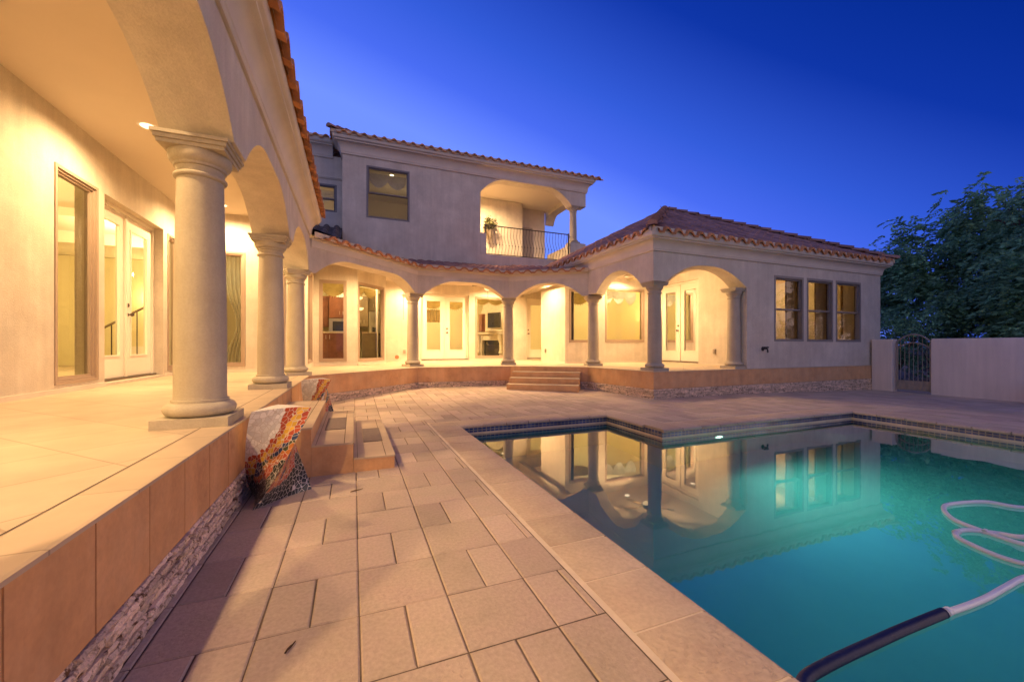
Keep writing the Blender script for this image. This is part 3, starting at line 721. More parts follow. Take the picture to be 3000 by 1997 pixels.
downlight(7.81,10.05,ZP,PWP*.8,'recessed light in the porch ceiling above the wide window with a scalloped valance',PG)
downlight(2.9,11.4,ZP,PWP,'recessed light in the middle of the arcade ceiling behind the centre arch',PG)
downlight(4.75,14.4,7.21,1500,'recessed light in the upper balcony ceiling',None)

def fan(x,y,z,label,power,rad=.62,rot=0,bl=BRONZE,ceil=ZP,lit=True,chain=0):
    t=thing('ceiling_fan',(x,y,z),label,'ceiling fan','ceiling fans')
    m=MB().lathe([(.012,ceil-z),(.012,.08),(.07,.07),(.10,.05),(.10,-.02),(.06,-.05)],(x,y,z),20,True); m.build('motor',bl,t,True)
    for k in range(5):
        a=rot+2*math.pi*k/5; c,s=math.cos(a),math.sin(a); f=Fr((x,y),(c,s),(-s,c)); m=MB()
        m.hexa([f.P(.09,-.02,z),f.P(rad,-.065,z-.012),f.P(rad,.065,z+.012),f.P(.09,.02,z),f.P(.09,-.02,z+.01),f.P(rad,-.065,z-.002),f.P(rad,.065,z+.022),f.P(.09,.02,z+.01)]); m.build('blade',DWOOD,t)
    MB().lathe([(.005,-.16),(.06,-.15),(.10,-.12),(.115,-.08),(.115,-.05)],(x,y,z),20,True).build('light_bowl',LAMP_S if lit else WHITEP,t,True)
    if chain:
        m=MB().tube([(x,y,z-.15),(x,y,z-chain)],.006,6); m.sphere((x,y,z-chain),.014,8,6); m.build('pull_chain',BRONZE,t,True)
    if power: lamp('lamp','POINT',(x,y,z-.22),power,WARM,t,shadow_soft_size=.09)
    return t
fan(4.02,12.2,3.02,'ceiling fan with glass bowl and pull chain behind the centre arch of the arcade',0,.5,.3,chain=.36)
fan(7.25,8.5,2.92,'dark bladed ceiling fan with lit bowl in the right corner porch',170,.66,.5)

fan(1.33,11.75,3.04,'ceiling fan with a long pull chain hanging behind the left arcade arch',0,.40,.9,chain=1.19)
# ---- lights and furniture in the rooms
def glow(x,y,z,p,col=WARM2,r=.15): return lamp('room_lamp','POINT',(x,y,z),p,col,HOUSE,shadow_soft_size=r)
MB().quad((-7.4,11.455,3.3),(-.96,11.455,3.3),(-.96,11.455,3.6),(-7.4,11.455,3.6)).build('interior_beam',INTC,HOUSE)
MB().quad((-7.4,9.522,3.4),(-3.2,9.522,3.4),(-3.2,9.522,3.6),(-7.4,9.522,3.6)).build('interior_beam',INTC,HOUSE)
glow(-5.0,6.9,2.9,260,(1.0,.74,.34)); glow(-5,1,3,240,(1.0,.74,.34)); glow(-4.2,10.6,3.0,180); glow(.3,13.6,3.2,130)
glow(3.3,16.0,3.1,380); glow(8.6,12.0,3.0,85,(1.0,.76,.38)); glow(12.2,8.9,3.0,45,(1.0,.62,.22)); glow(11.6,12.2,3.0,120,(1.0,.62,.25))
glow(1.6,16.0,6.3,11,(1,.72,.42)); glow(-1.9,16.2,6.4,22,(1,.72,.45))

t=thing('chandelier',(-2.36,10.0,2.45),'small crystal chandelier glowing behind the gallery end window','chandelier')
m=MB().tube([(-2.36,10.0,3.55),(-2.36,10.0,2.3)],.012,8); m.sphere((-2.36,10,2.30),.05,12,8); m.build('stem',BRONZE,t,True)
for k in range(6):
    a=k*math.pi/3+.2; c,s=math.cos(a),math.sin(a)
    m=MB().tube([(-2.36,10,2.36),(-2.36+.10*c,10+.10*s,2.27),(-2.36+.20*c,10+.20*s,2.30),(-2.36+.22*c,10+.22*s,2.40)],.008,6); m.build('arm',BRONZE,t,True)
    MB().sphere((-2.36+.22*c,10+.22*s,2.45),.028,10,8,1.5).build('bulb',LAMP_C,t,True)
    MB().sphere((-2.36+.16*c,10+.16*s,2.20),.022,8,6,1.5).build('crystal_drop',GLASS,t,True)
lamp('lamp','POINT',(-2.36,10.0,2.5),35,WARM2,t,shadow_soft_size=.15)

def curtain(name,pts,z0,z1,mat,label,cat='curtain',group=None,amp=.03,waves=9,pinch=None):
    """pleated cloth hung along a plan line; pinch narrows it at a height"""
    mb=MB(); n=waves*8; rows=12; a=Vector(pts[0]); b=Vector(pts[1]); t=(b-a).normalized(); nn=Vector((-t.y,t.x)); Lc=(b-a).length
    for r in range(rows+1):
        f=r/rows; z=z1+(z0-z1)*f
        for k in range(n+1):
            s=k/n
            if pinch: w=1-pinch[1]*math.exp(-((f-pinch[0])/.22)**2); ss=(1-(1-s)*w) if pinch[2]>0 else s*w
            else: ss=s
            p=a+t*(Lc*ss)+nn*(amp*math.sin(2*math.pi*waves*s+.3*math.sin(7*f)))
            mb.vert((p.x,p.y,z))
    for r in range(rows):
        for k in range(n): i=r*(n+1)+k; mb.face((i,i+1,i+n+2,i+n+1))
    o=mb.build(name,mat,None,smooth=True); return tag(o,label,cat,group)
curtain('curtain',((-2.42,9.62),(-2.04,9.62)),.70,2.92,CURT,'grey green curtain tied back behind the gallery end window','curtain',amp=.025,waves=5,pinch=(.62,.55,1))
curtain('curtain',((-3.32,5.86),(-3.32,6.3)),.62,3.0,VALP,'sheer pale drape hanging inside the tall gallery window nearest the camera',amp=.03,waves=5)
CG='striped drapes in the right wing windows'
for (a,b,c,d),lb in zip(WO,('striped brown drape in the left of three right wing windows','striped brown drape in the middle of three right wing windows','striped brown drape in the right of three right wing windows')):
    curtain('drape',((a+1.20,7.05),(b+.86,7.05)),.65,2.9,DRAPE,lb,'curtain',CG,.035,6)
def valance(fr,u0,u1,z1,drop,d,mat,label,sw=2,group='window valances'):
    """swagged cloth: scallops with curved pleats and a beaded hem"""
    mb=MB(); nu=20*sw; nz=8
    def low(s): f=(s*sw)%1.0 if s<1 else 1.0; return drop*(.45+.55*math.sin(math.pi*f)**.8)
    for r in range(nz+1):
        for k in range(nu+1):
            s=k/nu; z=z1-low(s)*r/nz; dd=d-.05*math.sin(math.pi*((s*sw)%1))*math.sin(math.pi*r/nz)-.012*math.sin(r*2.4)
            mb.vert(fr.P(u0+(u1-u0)*s,dd,z))
    for r in range(nz):
        for k in range(nu): i=r*(nu+1)+k; mb.face((i,i+1,i+nu+2,i+nu+1))
    for k in range(0,nu+1,2): mb.sphere(fr.P(u0+(u1-u0)*k/nu,d,z1-low(k/nu)-.025),.010,6,4,1.8)
    return tag(mb.build('valance',mat,None,smooth=True),label,'valance',group)
valance(FK,-.80,-.19,2.76,.34,-.30,VALC,'gold swag valance in the left kitchen window',1)
valance(FK2,.06,1.12,2.74,.26,-.26,VALC,'gold swag valance in the right kitchen window with the refrigerator',2)
valance(FM,2.22,2.93,2.72,.34,-.33,VALC,'gold swag valance in the left French door',1)
valance(FM,3.02,3.73,2.72,.34,-.33,VALC,'gold swag valance in the right French door',1)
curtain('cafe_curtain',((2.28,14.06),(2.93,14.06)),1.92,2.36,VALC,'short gold cafe curtain in the left French door','curtain',None,.02,8)
valance(FM,4.12,5.2,2.80,.20,-.33,VALC,'gold valance in the fireplace window',2)
valance(FR2,6.1,6.98,2.74,.36,-.33,VALC,'gold swag in the narrow porch window behind the fourth column',1)
valance(FR2,7.40,8.77,2.86,.40,-.33,VALP,'beaded grey scalloped valance in the wide right porch window',3)
valance(FU,.48,1.68,6.86,.46,-.40,VALP,'pale swag valance in the upper double hung window',2)
valance(FV,-1.8,-.58,6.25,.36,-.40,VALP,'pale swag valance in the small recessed upper window',2)
valance(FD,9.3,9.86,2.8,.2,-.33,VALP,'pale valance inside the far leaf of the right porch French doors',1)

# kitchen
def cabinet(x0,x1,y0,y1,z0,z1,mat,label,ndoor,group,crown=False,base=False):
    t=thing('kitchen_cabinet',((x0+x1)/2,(y0+y1)/2,z0),label,'cabinet',group)
    MB().box(x0,x1,y0,y1,z0,z1).build('carcass',mat,t,bevel=.006)
    w=(x1-x0)/ndoor
    for k in range(ndoor):
        a,b=x0+k*w+.012,x0+(k+1)*w-.012; m=MB(); f=Fr((0,y0),(1,0),(0,-1)); f.ring(m,a,b,z0+.03,z1-.03,.06,.0,.022); f.box(m,a+.06,b-.06,0,.010,z0+.09,z1-.09); d=m.build('cabinet_door',mat,t)
        hx=b-.04 if k%2==0 else a+.04; hz=(z0+.12) if not base else z1-.18
        MB().tube([(hx,y0-.03,hz),(hx,y0-.045,hz+.02),(hx,y0-.045,hz+.10),(hx,y0-.03,hz+.12)],.007,6).build('pull_handle',NICKEL,d,True)
    if crown: MB().box(x0-.03,x1+.03,y0-.04,y1,z1,z1+.07).build('crown_moulding',mat,t)
    if base: MB().box(x0-.02,x1+.02,y0-.04,y1,z1,z1+.04).build('counter_top',GRANITE,t)
    return t
KG='kitchen cabinets behind the bay windows'
cabinet(-1.75,-.80,15.3,15.75,1.75,2.75,CHERRY,'cherry wall cabinet pair left of the microwave, seen through the left bay window',2,KG,True)
cabinet(-.78,.0,15.1,15.75,2.05,2.95,CHERRY,'taller cherry wall cabinet over the microwave, seen through the left bay window',2,KG,True)
cabinet(-1.35,-.10,13.4,14.0,T,1.48,CHERRY,'cherry island cabinet with granite top, seen low in the left bay window',2,KG,False,True)
cabinet(.10,.49,14.9,15.5,1.75,2.75,DWOOD,'dark wall cabinet pair in the right bay window',2,KG,True)
cabinet(.25,.82,13.2,13.8,T,1.48,DWOOD,'dark base cabinet with sink counter in the right bay window',1,KG,False,True)
cabinet(.51,.93,15.2,15.7,2.35,2.9,DWOOD,'dark wall cabinet over the refrigerator, seen through the right bay window',2,KG,True)
t=thing('microwave',(-.40,15.0,1.65),'stainless steel built in microwave between cherry cabinets','microwave')
MB().box(-.78,.0,15.0,15.6,1.50,2.03).build('body',STEEL,t,bevel=.01); MB().box(-.66,-.14,14.985,15.0,1.60,1.93).build('door_glass',BLACKG,t); MB().tube([(-.70,14.95,1.57),(-.08,14.95,1.57)],.012).build('handle',STEEL,t,True)
t=thing('oven',(-.40,15.0,.9),'stainless steel wall oven below the microwave','oven')
MB().box(-.78,.0,15.0,15.6,.80,1.46).build('body',STEEL,t,bevel=.01); MB().box(-.66,-.12,14.985,15.0,.9,1.25).build('door_glass',BLACKG,t); MB().tube([(-.70,14.95,1.33),(-.08,14.95,1.33)],.012).build('handle',STEEL,t,True)
t=thing('refrigerator',(.7,14.9,T),'stainless steel refrigerator with dispenser behind the right kitchen window','refrigerator')
MB().box(.51,.93,14.9,15.6,T,2.3).build('body',STEEL,t,bevel=.015); MB().box(.62,.78,14.885,14.9,1.35,1.75).build('dispenser',BLACKG,t); MB().tube([(.56,14.86,1.0),(.56,14.86,2.1)],.014).build('handle',STEEL,t,True)
t=thing('kitchen_tap',(.5,13.45,1.52),'nickel gooseneck kitchen tap at the sink counter','tap')
MB().tube([(.5,13.45,1.52),(.5,13.45,1.72)]+[(.5+.07-.07*math.cos(R(a)),13.45,1.72+.07*math.sin(R(a))) for a in range(20,181,20)]+[(.64,13.45,1.66)],.012,8).build('spout',NICKEL,t,True); MB().lathe([(.03,0),(.02,.04)],(.5,13.45,1.52),12).build('base',NICKEL,t,True)
def pendant(x,y,z,r,p,label):
    t=thing('pendant_light',(x,y,z),label,'pendant light','kitchen pendant lights')
    MB().tube([(x,y,3.5),(x,y,z)],.01,8).build('rod',BRONZE,t,True)
    MB().lathe([(.01,-.55*r),(r*.5,-.48*r),(r*.85,-.25*r),(r,0),(r*.96,.02)],(x,y,z),24,False).build('glass_bowl',LAMP_S,t,True)
    MB().sphere((x,y,z-.6*r),.03,10,8).build('finial',BRONZE,t,True)
    lamp('lamp','POINT',(x,y,z+.12),p,WARM2,t,shadow_soft_size=.12)
pendant(-.36,13.3,2.72,.26,110,'wide glowing bowl pendant in the left kitchen window')
pendant(.17,13.6,2.62,.11,25,'small glowing pendant at the edge of the right kitchen window, upper one')
pendant(.17,12.9,2.22,.12,15,'small glowing pendant at the edge of the right kitchen window, lower one')
for x,y in ((-.9,14.6),(.9,13.6),(-.2,14.9)): downlight(x,y,3.498,55,'recessed light in the kitchen ceiling','recessed lights in the kitchen ceiling')
# sitting room with the fireplace
FZ=17.7
t=thing('fireplace',(5.95,FZ,T),'carved limestone fireplace with dark firebox behind the arcade window','fireplace')
m=MB(); m.box(5.15,5.42,FZ-.30,FZ+.3,T,1.62); m.box(6.48,6.75,FZ-.30,FZ+.3,T,1.62); m.box(5.42,6.48,FZ-.24,FZ+.3,1.35,1.62); m.build('surround',MANTEL,t,bevel=.02)
m=MB(); m.box(4.98,6.92,FZ-.46,FZ+.3,1.74,1.82); m.box(5.05,6.85,FZ-.40,FZ+.3,1.62,1.74); m.build('mantel_shelf',MANTEL,t,bevel=.02)
for x in (5.285,6.615):
    m=MB().tube([(x,FZ-.40,1.6),(x,FZ-.42,1.45),(x,FZ-.34,1.2),(x,FZ-.33,.95),(x,FZ-.38,.75)],[.10,.11,.075,.06,.09],10); m.build('scroll_bracket',MANTEL,t,True)
m=MB(); m.box(5.42,6.48,FZ-.10,FZ-.05,T,1.35); m.build('firebox',BLACKG,t); MB().box(5.55,6.35,FZ-.14,FZ-.11,T+.05,1.15).build('fire_screen',IRON,t)
m=MB(); m.box(5.15,6.75,FZ+.0,FZ+.3,1.82,2.75); m.lathe([(.75,0),(.75,.28)],(5.95,FZ+.3,2.75),24,True,Vector((0,-1,0)).to_track_quat('Z','Y').to_matrix()); m.build('chimney_breast',MANTEL,t)
t.rotation_euler=(0,0,R(-58)); t.location.x=6.15
t=thing('television',(5.95,FZ,1.95),'dark flat television hung above the mantel shelf','television')
MB().box(5.6,6.35,FZ-.07,FZ-.015,1.95,2.65).build('casing',IRON,t,bevel=.01); MB().box(5.63,6.32,FZ-.075,FZ-.071,1.98,2.62).build('screen',BLACKG,t)
t.rotation_euler=(0,0,R(-58)); t.location.x=6.15
t=thing('wall_cabinet',(4.75,FZ,1.7),'cherry wall cabinet left of the fireplace','cabinet'); MB().box(5.24,5.42,FZ-.9,FZ-.5,1.72,2.5).build('carcass',CHERRY,t,bevel=.01); m=MB(); Fr((0,FZ-.9),(1,0),(0,-1)).ring(m,5.25,5.41,1.76,2.46,.04,0,.02); m.build('cabinet_door',CHERRY,t)
for x in (5.3,6.3): downlight(x,FZ-.75,3.498,110,'recessed light washing the fireplace wall','recessed lights by the fireplace',ang=80)
# stair hall behind the gallery doors
MB().box(-7.39,-3.9,14.2,14.3,T,3.49).build('interior_wall',INTW,HOUSE)
t=thing('staircase',(-5.0,13.4,T),'pale stair flight with dark handrail seen through the gallery doors','staircase')
m=MB()
for k in range(9): m.box(-5.75+.25*k,-5.75+.25*(k+1),13.0,14.15,T,T+.17*(k+1))
m.build('step',DOORW,t)
MB().tube([(-5.8,12.96,T+.95),(-3.5,12.96,T+.95+1.56)],.028,8).build('handrail',DWOOD,t,True)
for k in range(9): MB().tube([(-5.62+.25*k,12.96,T+.02),(-5.62+.25*k,12.96,T+1.05+.17*k)],.012,6).build('baluster',IRON,t,True)
mb=MB()
for y in (10.9,12.3): mb.box(-7.395,-7.34,y-.06,y+.06,T,2.6)
mb.box(-7.395,-7.34,10.78,12.42,2.6,2.78); mb.box(-7.395,-7.32,10.72,12.48,2.78,2.84); mb.build('interior_door_casing',DOORW,HOUSE)
MB().box(-7.395,-7.37,-4,10.83,T,T+.18).build('baseboard',DOORW,HOUSE)
def sconce(x,y,z,label,p,n=(0,-1)):
    t=thing('wall_sconce',(x,y,z),label,'wall light','interior wall sconces')
    MB().box(x-.04,x+.04,y-.02,y+.02,z-.12,z+.05).build('backplate',BRONZE,t,bevel=.005); MB().lathe([(.03,-.02),(.06,.12)],(x+n[0]*.07,y+n[1]*.07,z),16,False).build('shade',LAMP_S,t,True)
    lamp('lamp','POINT',(x+n[0]*.14,y+n[1]*.14,z+.16),p,(1,.72,.3),t,shadow_soft_size=.05)
sconce(-5.15,14.17,2.25,'wall sconce glowing by the stair behind the gallery doors',55)
sconce(12.6,13.55,2.15,'small wall sconce glowing in the right porch French door',12)
sconce(11.5,13.55,2.15,'wall sconce half hidden by the right door leaf',10)
t=thing('ceiling_fan',(2.6,15.5,6.85),'bladed ceiling fan behind the upper double hung window','ceiling fan','ceiling fans')
MB().lathe([(.02,.45),(.02,.1),(.1,.07),(.1,-.05)],(2.6,15.5,6.85),16).build('motor',BRONZE,t,True)
for k in range(5):
    a=2*math.pi*k/5+.2; c,s=math.cos(a),math.sin(a); f=Fr((2.6,15.5),(c,s),(-s,c)); m=MB(); f.box(m,.09,.62,-.065,.065,6.85,6.862); m.build('blade',DWOOD,t)
MB().sphere((2.6,15.5,6.72),.10,14,8,.8).build('light_bowl',LAMP_S,t,True)
downlight(1.3,15.1,7.298,10,'recessed light in the ceiling of the upper room',None)

# plant on the balcony wall
def leaves(mb, c, rad, n, size, squash=1.0, droop=.0, seed=1, shell=.0):
    q=random.Random(seed)
    for _ in range(n):
        d=Vector((q.gauss(0,1),q.gauss(0,1),q.gauss(0,1))).normalized(); r=rad*(shell+(1-shell)*q.random()**.5)
        p=Vector(c)+Vector((d.x*r,d.y*r,d.z*r*squash)); mb.cur=q.random()
        a=Vector((q.gauss(0,1),q.gauss(0,1),q.gauss(0,.6)-droop)).normalized(); b=a.cross(Vector((q.gauss(0,1),q.gauss(0,1),q.gauss(0,1)))).normalized(); s=size*(.6+.8*q.random())
        mb.quad(p-b*s*.28,p+a*s*.5-b*s*.05,p+a*s,p+a*s*.5+b*s*.35)
t=thing('wall_planter',(5.25,15.5,5.7),'urn planter with leafy plant on the lit balcony wall','planter')
MB().lathe([(.03,-.22),(.08,-.15),(.14,-.02),(.17,.10),(.19,.12)],(5.25,15.55,5.72),18).build('pot',OUTLET,t,True)
m=MB(); leaves(m,(5.25,15.5,6.05),.30,420,.10,.9,seed=5); leaves(m,(5.1,15.45,6.2),.18,120,.09,1.1,seed=6); m.build('foliage',LEAFB,t)

# ------------------------------------------------------------------ terrace
TP=[(-.73,-5.0),(-.735,7.86),(1.466,9.87),(3.78,9.62),(5.417,8.506),(5.69,6.48),(13.35,6.48)]
terrace=bpy.data.objects.new('terrace',None); COL.objects.link(terrace); terrace.location=(2,8,0); WT['terrace']=Vector((2,8,0)); tag(terrace,kind='structure')
INN=offset_path(TP,.16); IN2=offset_path(TP,.012)
m=MB(); m.poly([(x,y,T) for x,y in INN]+[(13.35,14.5,T),(-3.2,14.5,T),(-3.2,-5,T)]); m.build('floor',TILE_F,terrace)
m=MB()
for i in range(len(TP)-1): m.quad((*TP[i],T),(*TP[i+1],T),(*INN[i+1],T),(*INN[i],T))
m.build('border',BORDER,terrace)
m=MB(); IN3=offset_path(TP,.166)
for i in range(len(TP)-1): m.quad((*INN[i],T+.0015),(*INN[i+1],T+.0015),(*IN3[i+1],T+.0015),(*IN3[i],T+.0015))
m.build('border_joint',JOINT,terrace)
m=MB(); OUT=offset_path(TP,-.012)
for i in range(len(TP)-1):
    m.quad((*OUT[i],T-.002),(*OUT[i+1],T-.002),(*TP[i+1],T),(*TP[i],T)); m.quad((*OUT[i],T-.016),(*OUT[i+1],T-.016),(*OUT[i+1],T-.002),(*OUT[i],T-.002))
    m.quad((*OUT[i],T-.016),(*OUT[i+1],T-.016),(*TP[i+1],T-.016),(*TP[i],T-.016))
m.build('nosing',BORDER,terrace)
m=MB(); gap=.0035; tw=.345
for i in range(len(TP)-1):
    a=Vector(TP[i]); b=Vector(TP[i+1]); Ls=(b-a).length; n=max(1,round(Ls/tw)); t=(b-a)/Ls; o=Vector((t.y,-t.x))
    for k in range(n):
        m.cur=rnd.random(); gap=.0035 if i==0 else .0004; q0=a+t*(Ls*k/n+gap); q1=a+t*(Ls*(k+1)/n-gap); j=(rnd.random()-.5)*(.003 if i==0 else .0006)
        q=[q0+o*j,q1+o*j]; w=[q0-o*.012,q1-o*.012]
        m.hexa([(q[0].x,q[0].y,.198),(q[1].x,q[1].y,.198),(w[1].x,w[1].y,.198),(w[0].x,w[0].y,.198),(q[0].x,q[0].y,T-.017),(q[1].x,q[1].y,T-.017),(w[1].x,w[1].y,T-.017),(w[0].x,w[0].y,T-.017)])
m.build('riser_tiles',RISER,terrace)
m=MB()
for i in range(len(TP)-1): m.quad((*IN2[i],-.2),(*IN2[i+1],-.2),(*IN2[i+1],T-.02),(*IN2[i],T-.02))
m.build('core',JOINT,terrace)
# stacked split stone at the foot
def ground_z(x,y):
    sm=lambda t:(lambda c:c*c*(3-2*c))(max(0,min(1,t)))
    return -.0205*max(0,x-8.0)*sm((y+1)/3)+.07*sm((y-6.6)/3.2)*sm((6.0-x)/1.2)
m=MB()
for i in range(len(TP)-1):
    a=Vector(TP[i]); b=Vector(TP[i+1]); Ls=(b-a).length; t=(b-a)/Ls; o=Vector((t.y,-t.x)); zz=-.16
    rows=[-.16+.0253*k for k in range(15)]
    for z0,z1 in zip(rows,rows[1:]):
        u=0
        while u<Ls-.01:
            l=rnd.uniform(.06,.26); u1=min(Ls,u+l); m.cur=rnd.random(); e=rnd.uniform(.0,.018)
            nn=max(1,int((u1-u)/.03)); jz0=rnd.uniform(0,.004); jz1=rnd.uniform(0,.004)
            prev=None
            for k in range(nn+1):
                uu=u+.002+(u1-u-.004)*k/nn; p=a+t*uu; zs=[z0+jz0,(z0+z1)/2,z1-jz1]; row=[]
                for q,z in enumerate(zs):
                    ee=e+(rnd.random()-.5)*.011-(.006 if q!=1 else 0); pp=p+o*ee; row.append(m.vert((pp.x,pp.y,z)))
                pb=p-o*.01; bt=m.vert((pb.x,pb.y,zs[0])); tp=m.vert((pb.x,pb.y,zs[2])); row=[bt]+row+[tp]
                if prev:
                    for q in range(4): m.face((prev[q],row[q],row[q+1],prev[q+1]))
                else: m.face(tuple(row))
                prev=row
            m.face(tuple(reversed(prev))); u=u1
m.build('stone_base',STONE,terrace)

# steps
def steps(name,f,levels,u0,u1,label,group,mats=(),kerb=None):
    t=thing(name,f.P((u0+u1)/2,0,0),label,'steps',group)
    for k,(d0,d1,z) in enumerate(levels):
        m=MB(); f.box(m,u0,u1,d0,d1,-.08,z-.014); m.build('riser',RISER,t)
        m=MB(); f.box(m,u0-.006,u1+.006,d0 if k else d0,d1+.006,z-.014,z); m.build('tread',BORDER,t)
        if kerb: 
            m=MB(); f.box(m,u0,u1,d1-.075,d1-.070,z,z+.0015); f.box(m,u0,u1,d0+.03,d0+.033,z,z+.0015); m.build('tile_joint',JOINT,t)
    for (a,b,c,d,z) in mats: m=MB(); f.box(m,a,b,c,d,z+.001,z+.008); m.build('mat_inset',MATG,t)
    return t
FT=Fr((-.73,0),(0,1),(1,0))
steps('terrace_steps',FT,[(.0,.405,.405),(.407,.73,.255),(.732,1.07,.118)],3.68,5.52,'tan tiled steps with grey mat insets between the two mosaic pedestals','terrace steps',
      mats=[(4.30,4.97,.47,.655,.255),(4.25,4.92,.825,1.005,.118)],kerb=True)
d56=(Vector(TP[4])-Vector(TP[3])).normalized(); F56=Fr(TP[3],(d56.x,d56.y),(d56.y,-d56.x)); L56=(Vector(TP[4])-Vector(TP[3])).length
steps('terrace_steps',F56,[(.0,.30,.44),(.302,.60,.31),(.602,.90,.18)],.12,1.80,'wide orange tiled steps rising to the arcade opposite the camera','terrace steps')

# ------------------------------------------------------------------ ground, paving, pool
PX0,PX1,PX2=1.33,3.72,7.73; PY1,PY2=5.285,4.075
def in_pool(x,y,e=0.0): return (x>PX0-e and x<PX2+e and y<PY2+e) or (x>PX0-e and x<PX1+e and y<PY1+e)
m=MB()
gx=sorted({-.73,*[-.73+.5*k for k in range(31)],PX0,PX1,PX2,14.5}); gy=sorted({*[-9+.5*k for k in range(42)],PY1,PY2,11.5})
gx=[x for x in gx if x<=14.5]
for a,b in zip(gx,gx[1:]):
    for c,d in zip(gy,gy[1:]):
        if in_pool((a+b)/2,(c+d)/2): continue
        m.quad(*[(x,y,ground_z(x,y)-.0055) for x,y in ((a,c),(b,c),(b,d),(a,d))])
bed=m.build('paving_bed',JOINT); tag(bed,kind='structure')
m=MB()
for (a,b,c,d) in ((-90,-.9,-90,90),(-.9,14.3,11.4,90),(14.3,90,-90,90),(-.9,14.3,-90,-8.9)): m.quad((a,c,-.14),(b,c,-.14),(b,d,-.14),(a,d,-.14))
tag(m.build('ground',DIRT),kind='structure')
CW=.345                                          # coping width
def stone(m,x0,x1,y0,y1,pit,zt=0.0):
    g=.0027; j=lambda: rnd.uniform(-.0014,.0014); b=.006
    m.cur=rnd.random(); m.curp=pit; zj=rnd.uniform(-.0015,.0015)+zt
    lo=[(x0+g+j(),y0+g+j()),(x1-g+j(),y0+g+j()),(x1-g+j(),y1-g+j()),(x0+g+j(),y1-g+j())]
    cx,cy=(x0+x1)/2,(y0+y1)/2; sx=1-2*b/(x1-x0); sy=1-2*b/(y1-y0)
    hi=[(cx+(x-cx)*sx,cy+(y-cy)*sy) for x,y in lo]
    i=len(m.v); m.v+=[(x,y,ground_z(x,y)+zj-.030) for x,y in lo]+[(x,y,ground_z(x,y)+zj-.005) for x,y in lo]+[(x,y,ground_z(x,y)+zj) for x,y in hi]
    m.face((i+8,i+9,i+10,i+11))
    for k in range(4):
        n=(k+1)%4; m.face((i+4+k,i+4+n,i+8+n,i+8+k)); m.face((i+k,i+n,i+4+n,i+4+k))
pm=MB(); mod=.3575; xs0=-.693; ys0=1.367
for ci in range(-1,44):
    for ri in range(-22,30):
        x0=xs0+ci*mod; x1=x0+mod; y0=ys0+ri*.347; y1=y0+.347
        if ci==-1: x0=-.73
        if x0>14.2 or y1<-6: continue
        half=(ci+ri)%2==0
        parts=[(x0,x1,0)] if (not half or ci==-1) else [(x0,(x0+x1)/2,0),((x0+x1)/2,x1,0)]
        for a,b,_ in parts:
            # trim to the coping's outer edge
            e=CW+.028
            rects=[(a,b,y0,y1)]
            for cx0,cx1,cy0,cy1 in ((PX0-e,PX2+e,-20,PY2+e),(PX0-e,PX1+e,-20,PY1+e)):
                nr=[]
                for (p,q,r_,u_) in rects:
                    if q<=cx0 or p>=cx1 or u_<=cy0 or r_>=cy1: nr.append((p,q,r_,u_)); continue
                    if p<cx0: nr.append((p,cx0,r_,u_))
                    if q>cx1: nr.append((cx1,q,r_,u_))
                    if u_>cy1: nr.append((max(p,cx0),min(q,cx1),cy1,u_))
                rects=nr
            for r in rects:
                if r[1]-r[0]>.03 and r[3]-r[2]>.03: stone(pm,*r,(.9 if not half else .25)*rnd.uniform(.6,1.1))
pave=pm.build('pavement',PAVER); tag(pave,kind='structure')
# coping: rows of stones with a rounded lip over the pool edge, on a mortar bed
cm=MB(); G=.011
def cope_run(axis,fixed,s0,s1,side,first=None,ln=.3475):
    """axis 'y': runs along y at x=fixed, stones on the side given (-1/+1)"""
    s=first if first is not None else s0
    edges=[s0]+[s0+ (first-s0)+ln*k for k in range(400) if s0+.08 < first+ln*k < s1-.08 ] + [s1] if first is not None else [s0+(s1-s0)*k/max(1,round((s1-s0)/ln)) for k in range(max(1,round((s1-s0)/ln))+1)]
    for a,b in zip(edges,edges[1:]):
        cm.cur=rnd.random(); cm.curp=rnd.uniform(.6,1.0)
        prof=[(CW,-.03),(CW,-.004),(CW-.006,0),(.010,0),(-.012,-.004),(-.024,-.014),(-.027,-.028),(-.022,-.040),(-.0,-.045)]
        pr=[]
        for q in (a+G/2,b-G/2):
            for d,z in prof:
                w=fixed+side*d; pr.append((w,q,z) if axis=='y' else (q,w,z))
        i=len(cm.v); cm.v+=pr; n=len(prof)
        for k in range(n-1): cm.face((i+k,i+k+1,i+n+k+1,i+n+k))
        cm.face(tuple(i+k for k in range(n))); cm.face(tuple(i+n+k for k in range(n)))
cope_run('y',PX0,-6,PY1,-1,first=1.222-.3475*20)
cope_run('x',PY1,PX0-CW,PX1,+1); cope_run('y',PX1,PY2+CW,PY1+CW,+1); cope_run('x',PY2,PX1,PX2,+1); cope_run('y',PX2,-6,PY2+CW,+1)
cop=cm.build('pool_coping',COPE,smooth=35); tag(cop,kind='structure')
m=MB()
for (a,b,c,d) in ((PX0-CW-.028,PX0-.001,-6,PY1+CW+.028),(PX0-.001,PX1+CW+.028,PY1+.001,PY1+CW+.028),(PX1+.001,PX1+CW+.028,PY2+.001,PY1+.001),(PX1+CW+.028,PX2+CW+.028,PY2+.001,PY2+CW+.028),(PX2+.001,PX2+CW+.028,-6,PY2+.001)):
    m.quad((a,c,-.0025),(b,c,-.0025),(b,d,-.0025),(a,d,-.0025))
mo=m.build('mortar_bed',MORTAR); tag(mo,kind='structure')
